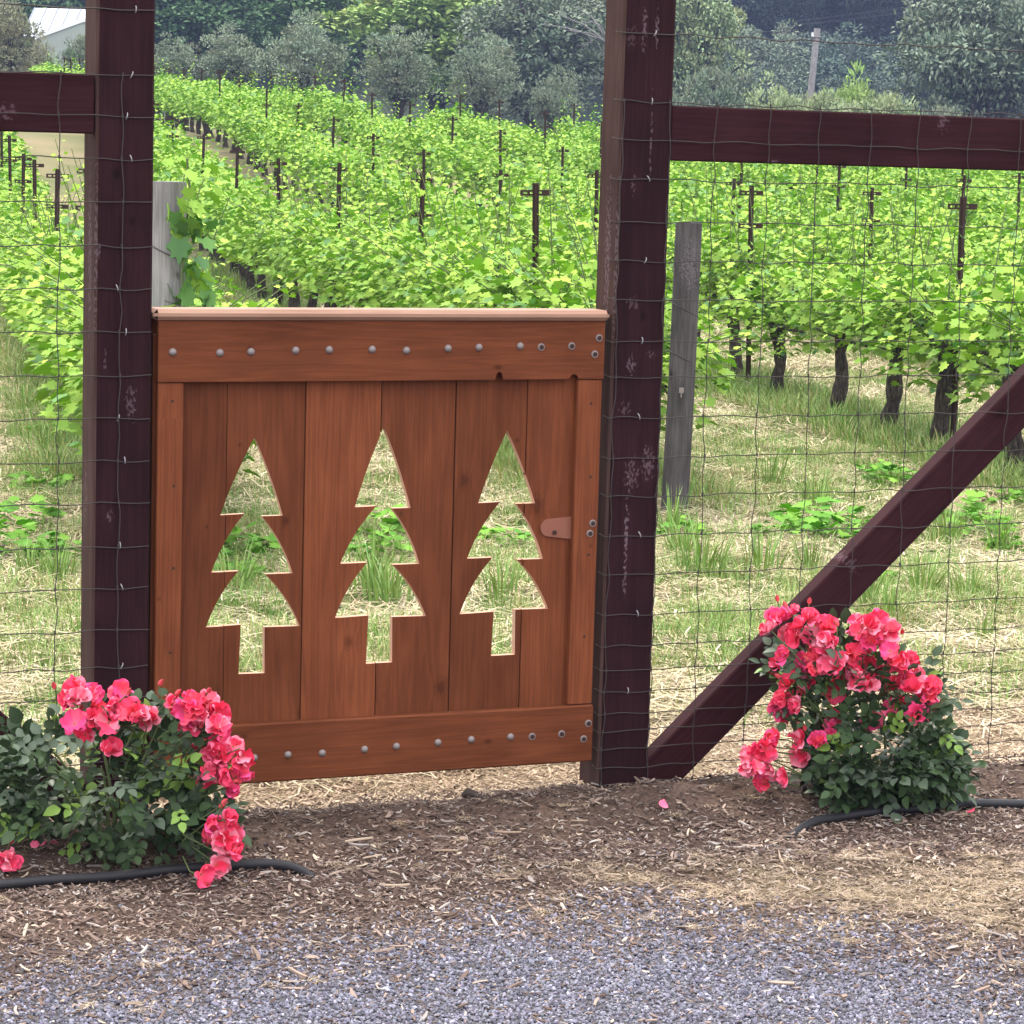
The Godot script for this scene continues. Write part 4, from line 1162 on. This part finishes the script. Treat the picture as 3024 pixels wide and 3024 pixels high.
	for k in npan:
		var x0 := ln * k / npan; var x1 := ln * (k + 1) / npan
		b = MB.new()
		b.quad(Vector3(x0 + 0.03, ry, -2.6), Vector3(x1, ry, -2.6), Vector3(x1, e0, zf), Vector3(x0 + 0.03, e0, zf), Vector3(0, 0.92, 0.39))
		var nn := Vector3(0, 0.92, 0.39)
		b.quad(Vector3(x0 + 0.03, ry, -2.6), Vector3(x1, ry, -2.6), Vector3(x1, e0 - 0.2, -5.6), Vector3(x0 + 0.03, e0 - 0.2, -5.6), Vector3(0, 0.92, -0.39))
		var rp := part("roof_panel", b.mesh(), roofm, ho)
		b = MB.new(); var f := Vector3(0, e0 - ry, zf + 2.6).normalized(); var q := Vector3(x0 - 0.01, ry, -2.6)
		b.tube([q, q + f * 1.6, Vector3(x0 - 0.01, e0, zf)], [0.032, 0.032, 0.032], 6)
		part("seam", b.mesh(), seamm, rp)
	# front gable with white barge boards
	b = MB.new()
	var gx0 := 0.7; var gx1 := 4.3; var gy := e0 - 0.06; var gt := e0 + 0.62
	b.tri(Vector3(gx0, gy, 0.55), Vector3(gx1, gy, 0.55), Vector3((gx0 + gx1) * 0.5, gt, 0.55), Vector3(0, 0, 1))
	b.quad(Vector3(gx0, gy, 0.55), Vector3(gx1, gy, 0.55), Vector3(gx1, -0.3, 0.55), Vector3(gx0, -0.3, 0.55), Vector3(0, 0, 1))
	part("gable_wall", b.mesh(), wallm, ho)
	for s in [[gx0 - 0.15, (gx0 + gx1) * 0.5], [gx1 + 0.15, (gx0 + gx1) * 0.5]]:
		b = MB.new()
		var a := Vector3(s[0], gy - 0.08, 0.6); var c := Vector3(s[1], gt, 0.6)
		b.quad(a, c, c + Vector3(0, 0.16, 0), a + Vector3(0, 0.16, 0), Vector3(0, 0, 1))
		b.quad(a + Vector3(0, 0.16, 0), c + Vector3(0, 0.16, 0), c + Vector3(0, 0.16, -1.2), a + Vector3(0, 0.16, -1.2), Vector3(0, 1, 0))
		b.quad(a, c, c + Vector3(0, 0, -0.1), a + Vector3(0, 0, -0.1), Vector3(0, -1, 0))
		part("barge_board", b.mesh(), white, ho)
	# --- poles and lines
	var pm := woodmat(woodimg(64, 256, 0.9, 9.0, 34, Color(0.16, 0.145, 0.14), Color(0.42, 0.39, 0.38)), 0.9, 9.0, 0.95)
	var poles := []
	for q in [[2393, 285, 2414, 84, 120.0, 0.14, "grey wooden utility pole leaning slightly in front of the blue hill"], [1999, 230, 2008, -60, 126.0, 0.07, "thin pale pole at the edge of the scuffed fence post"]]:
		var lo := dp(q[0], q[1], q[4]); var hi := dp(q[2], q[3], q[4]); var gy2 := gh(lo.x, q[4])
		var dd := (hi - lo) / (hi.y - lo.y); var foot := lo + dd * (gy2 - 0.3 - lo.y)
		var o := thing("utility_pole", q[6], "utility pole", at(foot), "utility poles")
		var m := MB.new(); m.tube([Vector3.ZERO, (hi - foot) * 0.5, hi - foot], [q[5] * 1.15, q[5] * 1.05, q[5]], 12)
		part("pole", m.mesh(), pm if q[5] > 0.1 else white, o)
		if q[5] > 0.1:
			m = MB.new(); m.tube([hi - foot + Vector3(-0.2, -0.35, 0.1), hi - foot + Vector3(-0.2, -0.18, 0.1)], [0.07, 0.05], 8)
			part("insulator", m.mesh(), white, o)
			m = MB.new(); m.box(hi - foot + Vector3(-0.26, -0.40, 0.04), hi - foot + Vector3(0.16, -0.34, 0.16), 0.01)
			part("bracket", m.mesh(), M.steel, o)
		poles.append(hi)
	for q in [[[2414, 90], [3100, 220], 0.03, "thin power line falling away from the utility pole past the oak"], [[2414, 96], [1800, 40], 0.02, "thin power line from the utility pole towards the pale pole"], [[2350, 62], [3100, -45], 0.01, "upper thin power line crossing before the blue hill"], [[2350, 74], [3100, -25], 0.01, "lower thin power line crossing before the blue hill"]]:
		var z0 := 120.0 if q[2] > 0.015 else 160.0
		var a := dp(q[0][0], q[0][1], z0); var c := dp(q[1][0], q[1][1], z0 + 8.0)
		var m := MB.new(); var pts := []; var rr := []
		for k in 13:
			var t := k / 12.0
			pts.append(a.lerp(c, t) + Vector3(0, -q[2] * 12.0 * 4.0 * t * (1 - t), 0) - a); rr.append(0.011)
		m.tube(pts, rr, 4)
		tag(part("power_line", m.mesh(), M.hose, self, at(a)), q[3], "power line", "power lines")
# ---------------------------------------------------------------- rose bushes, hoses, litter
func petal_mesh(seed_: int, col: Color) -> ArrayMesh:
	rng.seed = seed_
	var b := MB.new(); var nu := 6; var nv := 5
	var ph := rnd(0, TAU); var wav := rnd(0.09, 0.18)
	for j in nv + 1:
		var t := float(j) / nv
		var w := 0.62 * pow(sin(PI * (0.10 + 0.62 * t)), 0.85) * (1.0 if t < 0.99 else 0.93)
		for k in nu + 1:
			var s := float(k) / nu * 2.0 - 1.0
			var len_: float = t * (1.0 - 0.10 * s * s * t + 0.06 * t * (abs(s) - 0.35))
			var p := Vector3(s * w, len_, 0.30 * t * t - 0.22 * s * s * t + wav * sin(s * 5.5 + ph) * t * t)
			b.col = col.lerp(Color(0.95, 0.42, 0.40), clampf(0.35 - t, 0.0, 1.0) * 0.8)
			b.vert(p, Vector3(0, 0, 1))
	for j in nv:
		for k in nu:
			var a := j * (nu + 1) + k
			b.i.append_array([a, a + nu + 1, a + 1, a + 1, a + nu + 1, a + nu + 2])
	for j in nv + 1:
		for k in nu + 1:
			var q := j * (nu + 1) + k
			var du := b.v[q + (1 if k < nu else 0)] - b.v[q - (1 if k > 0 else 0)]
			var dv := b.v[q + ((nu + 1) if j < nv else 0)] - b.v[q - ((nu + 1) if j > 0 else 0)]
			b.n[q] = du.cross(dv).normalized()
	return b.mesh()
func leaflet_mesh(seed_: int, col: Color) -> ArrayMesh:
	rng.seed = seed_
	var b := MB.new(); var n := 6
	var bend := rnd(0.1, 0.35); var fold := rnd(0.12, 0.3)
	for k in n + 1:
		var t := float(k) / n
		var w := 0.36 * pow(sin(PI * pow(t, 0.82)), 0.8) * (1.0 + (0.06 if k % 2 == 0 else -0.03))
		var c := Vector3(0, -bend * t * t, t)
		var g := 1.0 + rnd(-0.06, 0.06)
		b.col = Color(col.r * g, col.g * g, col.b * g)
		b.vert(c + Vector3(-w, w * fold, 0), Vector3(0.3, 1, bend * t).normalized())
		b.col = Color(col.r * 1.12, col.g * 1.1, col.b * 1.1)
		b.vert(c, Vector3(0, 1, bend * t).normalized())
		b.col = Color(col.r * g, col.g * g, col.b * g)
		b.vert(c + Vector3(w, w * fold, 0), Vector3(-0.3, 1, bend * t).normalized())
	for k in n:
		for e in 2:
			var a := k * 3 + e
			b.i.append_array([a, a + 1, a + 3, a + 1, a + 4, a + 3])
	return b.mesh()
func look(dir: Vector3, up: Vector3) -> Basis:           # z along dir, y near up
	var z := dir.normalized(); var x := up.cross(z)
	if x.length() < 0.01: x = Vector3(1, 0, 0)
	x = x.normalized()
	return Basis(x, z.cross(x).normalized(), z)

func rose(label: String, base_px: Vector2, blooms: Array, ells: Array, compound: int, seed_: int, pm: Array, lm: Array, extra: Array):
	var root := gp(base_px.x, base_px.y); root.y = gh(root.x, -root.z) - 0.01
	var zc := -root.z
	var o := thing("rose_bush", label, "rose bush", at(root), "pink rose bushes")
	rng.seed = seed_
	var mid := dp(ells[0][0], ells[0][1], zc)
	var cen := Vector3(root.x, 0.16, root.z)
	# leaves: compound, five leaflets on a rachis
	var lv := []
	for k in compound:
		var q: Array = ells[rng.randi() % ells.size()]
		var a := rnd(0, TAU); var r := pow(rnd(0.02, 1), 0.42)
		var px: float = q[0] + cos(a) * r * q[2]; var py: float = q[1] + sin(a) * r * q[3]
		var dep := sqrt(max(0.0, 1.0 - r * r * 0.8)) * 0.17
		var p := dp(px, py, zc + (rnd(-1.0, 0.75) * dep))
		if p.y < 0.03: continue
		var out := (p - cen); out.y *= 0.5; out = (out.normalized() + rdir() * 0.8 + Vector3(0, 0.15, 0)).normalized()
		var up := (Vector3.UP + rdir() * 0.55 + Vector3(0, 0, 0.5)).normalized()
		var bs := look(out, up); var sz := rnd(0.021, 0.036)
		var young: bool = rnd(0, 1) < float(q[4])
		var ci := (3 if young else (0 if rnd(0, 1) < 0.5 else (1 if rnd(0, 1) < 0.65 else 2)))
		for j in 5:
			var al: float = [1.7, 1.0, 1.0, 0.2, 0.2][j]; var sd: float = [0.0, 1.0, -1.0, 1.0, -1.0][j]
			var d: Vector3 = (bs.z * (1.0 if j == 0 else 0.55) + bs.x * sd * 0.85 + rdir() * 0.2).normalized()
			var lb := look(d, (bs.y + rdir() * 0.3).normalized())
			var s2 := sz * (1.15 if j == 0 else 0.95) * rnd(0.8, 1.15)
			lv.append([p + bs.z * al * sz, lb.scaled_local(Vector3.ONE * s2), ci * 2 + rng.randi() % 2])
	lv.sort_custom(func(x, y): return x[0].z > y[0].z)
	var rest := []
	for k in lm.size(): rest.append([])
	for k in lv.size():
		var xf := Transform3D(lv[k][1], lv[k][0] - root)
		if k < 290: part("leaf", lm[lv[k][2]], M.roseleaf, o, xf)
		else: rest[lv[k][2]].append(xf)
	var st := SurfaceTool.new(); st.begin(Mesh.PRIMITIVE_TRIANGLES)
	for k in rest.size():
		for xf in rest[k]: st.append_from(lm[k], 0, xf)
	tag(part("foliage", st.commit(), M.roseleaf, o), "", "", "", "stuff")
	# stems
	for k in 16:
		var q: Array = ells[rng.randi() % ells.size()]
		var e := dp(q[0] + rnd(-0.6, 0.6) * q[2], q[1] + rnd(-0.9, 0.3) * q[3], zc + rnd(-0.1, 0.1)) - root
		var s := Vector3(rnd(-0.03, 0.03), 0, rnd(-0.03, 0.03))
		var b := MB.new(); var m := s.lerp(e, 0.5) + Vector3(0, 0.05, 0)
		b.tube([s, s.lerp(m, 0.5) + Vector3(0, 0.012, 0), m, m.lerp(e, 0.5) + Vector3(0, 0.012, 0), e], [0.005, 0.0045, 0.0036, 0.0028, 0.0018], 6)
		part("stem", b.mesh(), M.twig, o)
	# blooms
	var ctr := dome(0.0032, 0.003)
	var cm := mat(Color(0.30, 0.16, 0.05), 0.8)
	var all := blooms.duplicate()
	for k in extra.size():
		for j in int(extra[k][4]): all.append([extra[k][0] + rnd(-1, 1) * extra[k][2], extra[k][1] + rnd(-1, 1) * extra[k][3]])
	for q in all:
		var p := dp(q[0], q[1], zc - rnd(0.02, 0.13)) - root
		if q[1] > 2400: p = dp(q[0], q[1], min(zc - rnd(0.08, 0.16), -gp(q[0], q[1] + 30.0).z)) - root
		var out := (p - Vector3(0, 0.18, 0)).normalized()
		var ax := (out * 0.8 + Vector3(0, 0.25, 0.6) + rdir() * 0.95).normalized()
		if p.y + root.y < 0.035: p.y = 0.035 - root.y
		var bs := look(ax, Vector3.UP + rdir() * 0.2)
		var bl := part("bloom", ctr, cm, o, Transform3D(bs, p))
		var sz: float = rnd(0.024, 0.034) * (q[2] if q.size() > 2 else 1.0)
		var np := rng.randi_range(6, 10); var v := rng.randi() % pm.size(); var a0 := rnd(0, TAU)
		for j in np:
			var a: float = a0 + TAU * j / mini(np, 5) + rnd(-0.15, 0.15)
			var open := rnd(0.85, 1.45) if j < 5 else rnd(0.35, 0.95)
			var r := Basis(Vector3(0, 0, 1), a) * Basis(Vector3(1, 0, 0), PI * 0.5 - open) 
			part("petal", pm[(v + rng.randi() % 2) % pm.size()], M.petal, bl, Transform3D(r.scaled_local(Vector3.ONE * sz * rnd(0.88, 1.12)), r * Vector3(0, 0.001, 0)))
		# flower stalk back into the bush
		if rnd(0, 1) < 0.6:
			var b := MB.new(); var e := p * 0.65 + Vector3(0, 0.03, 0) + rdir() * 0.03
			b.tube([p - ax * 0.002, p - ax * 0.03, e], [0.0016, 0.0016, 0.0022], 5)
			part("stem", b.mesh(), M.twig, o)
		if rnd(0, 1) < 0.35:                                # a bud on its stalk
			var bp := p + rdir() * 0.04 + Vector3(0, 0.015, 0); var bd := (ax + Vector3(0, 0.6, 0)).normalized()
			var b := MB.new()
			b.tube([bp, bp + bd * 0.004, bp + bd * 0.011, bp + bd * 0.019], [0.002, 0.0055, 0.006, 0.0006], 7)
			part("bud", b.mesh(), M.bud, o)
			b = MB.new(); b.tube([bp, p - ax * 0.025], [0.0014, 0.0016], 4); part("stem", b.mesh(), M.twig, o)
	return o

func roses():
	var pm := []; var cols := [Color(0.85, 0.080, 0.18), Color(0.86, 0.095, 0.16), Color(0.82, 0.085, 0.25), Color(0.88, 0.16, 0.28), Color(0.78, 0.055, 0.13), Color(0.88, 0.28, 0.38)]
	for k in 6: pm.append(petal_mesh(900 + k, cols[k]))
	var lm := []; var lc := [Color(0.030, 0.052, 0.023), Color(0.044, 0.072, 0.029), Color(0.085, 0.115, 0.075), Color(0.14, 0.23, 0.045)]
	for k in 4:
		for j in 2: lm.append(leaflet_mesh(920 + k * 2 + j, lc[k]))
	var LB := [[236, 2044, 1.25], [270, 2055], [283, 2096], [220, 2139], [362, 2048], [334, 2096], [322, 2135], [393, 2103, 1.2], [417, 2119], [504, 2080], [551, 2064], [575, 2085], [547, 2115], [582, 2107], [606, 2076], [637, 2107], [645, 2147], [649, 2186], [566, 2143], [535, 2150], [559, 2225, 1.1], [606, 2273], [590, 2249], [649, 2304, 1.15], [677, 2280, 1.25], [700, 2265], [716, 2233], [688, 2206], [669, 2328], [614, 2434, 1.2], [630, 2461], [680, 2454], [677, 2509, 1.1], [637, 2556], [592, 2596], [660, 2480], [26, 2536, 1.15], [4, 2516], [252, 2170], [326, 2221], [525, 2110], [610, 2130], [446, 2128], [630, 2240]]
	var LE := [[130, 2330, 170, 150, 0.10], [330, 2260, 210, 150, 0.32], [470, 2200, 150, 110, 0.25], [300, 2400, 250, 110, 0.05], [430, 2400, 170, 130, 0.05], [560, 2400, 90, 80, 0.10], [60, 2290, 110, 120, 0.08]]
	rose("pink rose bush with blooms down one side, before the latch side post", Vector2(335, 2552), LB, LE, 470, 61, pm, lm, [[590, 2110, 60, 50, 5], [660, 2260, 50, 60, 5], [250, 2090, 50, 40, 3], [650, 2470, 30, 60, 3]])
	var RB := [[2295, 1833], [2277, 1862], [2320, 1877], [2342, 1819], [2389, 1830], [2404, 1884, 1.2], [2447, 1855, 1.15], [2462, 1909], [2534, 1870], [2563, 1851], [2588, 1837], [2628, 1862, 1.15], [2577, 1888], [2541, 1902], [2617, 1917, 1.15], [2520, 1931], [2668, 1964], [2295, 1971], [2320, 1938], [2338, 2018], [2458, 1967, 1.1], [2411, 1985], [2520, 1982, 1.2], [2462, 2040, 1.4], [2603, 1996], [2635, 2025], [2751, 2025], [2737, 2054], [2737, 2076], [2309, 2098, 1.1], [2360, 2080, 1.1], [2331, 2112], [2483, 2123, 1.1], [2465, 2152, 1.15], [2570, 2127], [2672, 2087], [2708, 2112, 1.1], [2635, 2090], [2222, 2232, 1.1], [2259, 2210, 1.1], [2295, 2185], [2251, 2264], [2259, 2308, 1.1], [2219, 2257], [2284, 2272], [2324, 2293], [2367, 2185], [2367, 2225], [2418, 2196], [2490, 2000], [2430, 1930], [2560, 1950], [2370, 1850]]
	var RE := [[2600, 2190, 190, 130, 0.06], [2570, 2260, 170, 100, 0.05], [2710, 2230, 100, 100, 0.12], [2740, 2290, 90, 60, 0.05], [2500, 2070, 180, 120, 0.10], [2440, 1970, 150, 90, 0.10], [2600, 2310, 170, 70, 0.12], [2530, 2300, 110, 80, 0.04], [2590, 2230, 150, 100, 0.04], [2640, 2290, 160, 80, 0.04], [2650, 2080, 130, 110, 0.08]]
	rose("upright pink rose bush in full bloom before the long diagonal brace", Vector2(2590, 2385), RB, RE, 700, 62, pm, lm, [[2440, 1900, 130, 70, 9], [2590, 1930, 90, 90, 9], [2480, 2020, 120, 70, 7], [2260, 2250, 40, 50, 3], [2330, 2080, 40, 40, 3], [2715, 2050, 50, 60, 5], [2660, 1990, 40, 40, 3]])
	# hoses
	for q in [[[[-260, 2628], [-60, 2616], [120, 2602], [330, 2582], [520, 2570], [700, 2566], [830, 2566], [905, 2576], [960, 2596]], "black irrigation hose lying under the rose bush before the latch side post"],
		[[[2300, 2468], [2345, 2449], [2400, 2428], [2480, 2408], [2600, 2396], [2760, 2386], [2900, 2379], [3080, 2372], [3300, 2362]], "black irrigation hose lying under the upright rose bush"]]:
		var pts := []; var rr := []; var c := Curve3D.new()
		var n: int = q[0].size()
		for k in n:
			var p := gp(q[0][k][0], q[0][k][1], 0.012); p.y = gh(p.x, -p.z) + 0.015
			if q[1].contains("upright"):
				if k == 0: p.y -= 0.035
				elif k == 1: p.y -= 0.014
			else:
				if k == n - 1: p.y -= 0.035
				elif k == n - 2: p.y -= 0.012
			c.add_point(p)
		for k in n:
			var t := (c.get_point_position(min(k + 1, n - 1)) - c.get_point_position(max(k - 1, 0))) / 6.0
			c.set_point_in(k, -t); c.set_point_out(k, t)
		for p in c.tessellate(4, 2.0): pts.append(p); rr.append(0.0115)
		var b := MB.new(); b.tube(pts, rr, 10)
		tag(part("irrigation_hose", b.mesh(), M.hose, self), q[1], "hose", "irrigation hoses")
	# litter
	rng.seed = 66
	for q in [[160, 2548, "fallen pink petal by the hose under the rose bush"], [118, 2552, "fallen pink petal by the hose under the rose bush"], [100, 2556, "fallen pink petal by the hose under the rose bush"], [2846, 2388, "red petal caught on the hose under upright bush"], [2852, 2416, "red petal on mulch below the hose of upright bush"], [2236, 2350, "pale fallen petal on soil beside the brace foot"], [1968, 2414, "small pink petal on the mulch before the scuffed post"]]:
		var p := gp(q[0], q[1]); p.y = gh(p.x, -p.z) + 0.012
		if q[2].contains("caught"): p.y += 0.018
		tag(part("fallen_petal", pm[3 if q[0] < 2400 else 1], M.petal, self, Transform3D((Basis(Vector3.UP, rnd(0, TAU)) * Basis(Vector3(1, 0, 0), -1.2 + rnd(-0.3, 0.3))).scaled(Vector3.ONE * rnd(0.016, 0.024)), p)), q[2], "petal", "fallen petals")
	# a broken piece of bark standing out of the mulch by the gate, and pale sticks
	var bk := thing("bark_piece", "dark broken piece of bark standing in mulch under the gate", "bark", at(gp(1400, 2372)), "")
	var b := MB.new()
	b.tube([Vector3(-0.032, 0.02, 0), Vector3(-0.02, 0.028, 0), Vector3(0.012, 0.016, 0), Vector3(0.05, 0.0, 0.005), Vector3(0.09, -0.004, 0.01)], [0.004, 0.014, 0.013, 0.009, 0.002], 7)
	part("piece", b.mesh(), M.bark, bk)
	var chipm := [chip_mesh(951), chip_mesh(952), chip_mesh(953)]
	for q in [[1320, 2528, 0.075, 0.05], [1165, 2626, 0.10, 0.1], [1100, 2545, 0.08, 0.7], [1160, 2590, 0.06, -0.8], [1500, 2608, 0.07, 0.3], [1810, 2597, 0.06, -0.2], [1280, 2630, 0.05, 0.2], [1820, 2640, 0.05, 0.9], [2560, 2560, 0.09, 0.05], [1060, 2505, 0.11, 0.6], [1500, 2480, 0.09, 0.02], [860, 2913, 0.05, 0.0], [440, 2990, 0.03, 0.5], [1710, 2455, 0.06, 0.1], [2890, 2460, 0.05, 0.0]]:
		var p := gp(q[0], q[1]); p.y = gh(p.x, -p.z) + 0.012
		tag(part("wood_splinter", chipm[rng.randi() % 3], M.splinter if q[0] % 3 != 0 else M.splinter2, self, Transform3D(Basis(Vector3.UP, PI * 0.5 + q[3]).scaled_local(Vector3(q[2] * 0.26, q[2] * 0.35, q[2] * 0.7)), p)), "pale wood splinter lying loose on the mulch before the gate", "splinter", "loose wood splinters")
func _ready():
	frames()
	# camera
	var cam := Camera3D.new()
	cam.name = "camera"
	cam.transform = Transform3D(Basis(cr, cu, -cf), Vector3(0, EYE, 0))
	cam.fov = rad_to_deg(2.0 * atan(HALF / FOCAL))
	cam.near = 0.1; cam.far = 3000.0
	add_child(cam); cam.current = true
	# bright overcast sky
	var we := WorldEnvironment.new(); we.name = "world_environment"
	var env := Environment.new()
	env.background_mode = Environment.BG_SKY
	var sky := Sky.new(); var sm := ProceduralSkyMaterial.new()
	sm.sky_top_color = Color(0.99, 0.99, 1.0); sm.sky_horizon_color = Color(0.70, 0.71, 0.73)
	sm.ground_horizon_color = Color(0.45, 0.45, 0.40); sm.ground_bottom_color = Color(0.25, 0.24, 0.20)
	sm.sky_curve = 0.7; sm.sky_energy_multiplier = 1.15; sm.sun_angle_max = 0.0
	sky.sky_material = sm; env.sky = sky
	env.tonemap_mode = Environment.TONE_MAPPER_LINEAR
	env.tonemap_exposure = 3.25
	env.fog_enabled = true; env.fog_density = 0.00045; env.fog_light_color = Color(0.64, 0.71, 0.90)
	env.sdfgi_enabled = true; env.ssao_enabled = true; env.ssil_enabled = true
	we.environment = env
	add_child(we)
	# the sun behind thin cloud, high beyond the fence
	var sun := DirectionalLight3D.new(); sun.name = "sun"
	sun.light_energy = 0.5; sun.light_angular_distance = 14.0
	sun.light_color = Color(1.0, 0.97, 0.92); sun.shadow_enabled = true
	sun.basis = Basis.looking_at(-Vector3(-0.35, 1.25, -0.75).normalized(), Vector3.UP)
	add_child(sun)
	materials()
	print("land"); land()
	print("fence"); fence()
	print("gate"); gate()
	print("vines"); vineyard()
	print("trees"); background()
	print("roses"); roses()
	print("cover"); ground_cover()
	print("done")
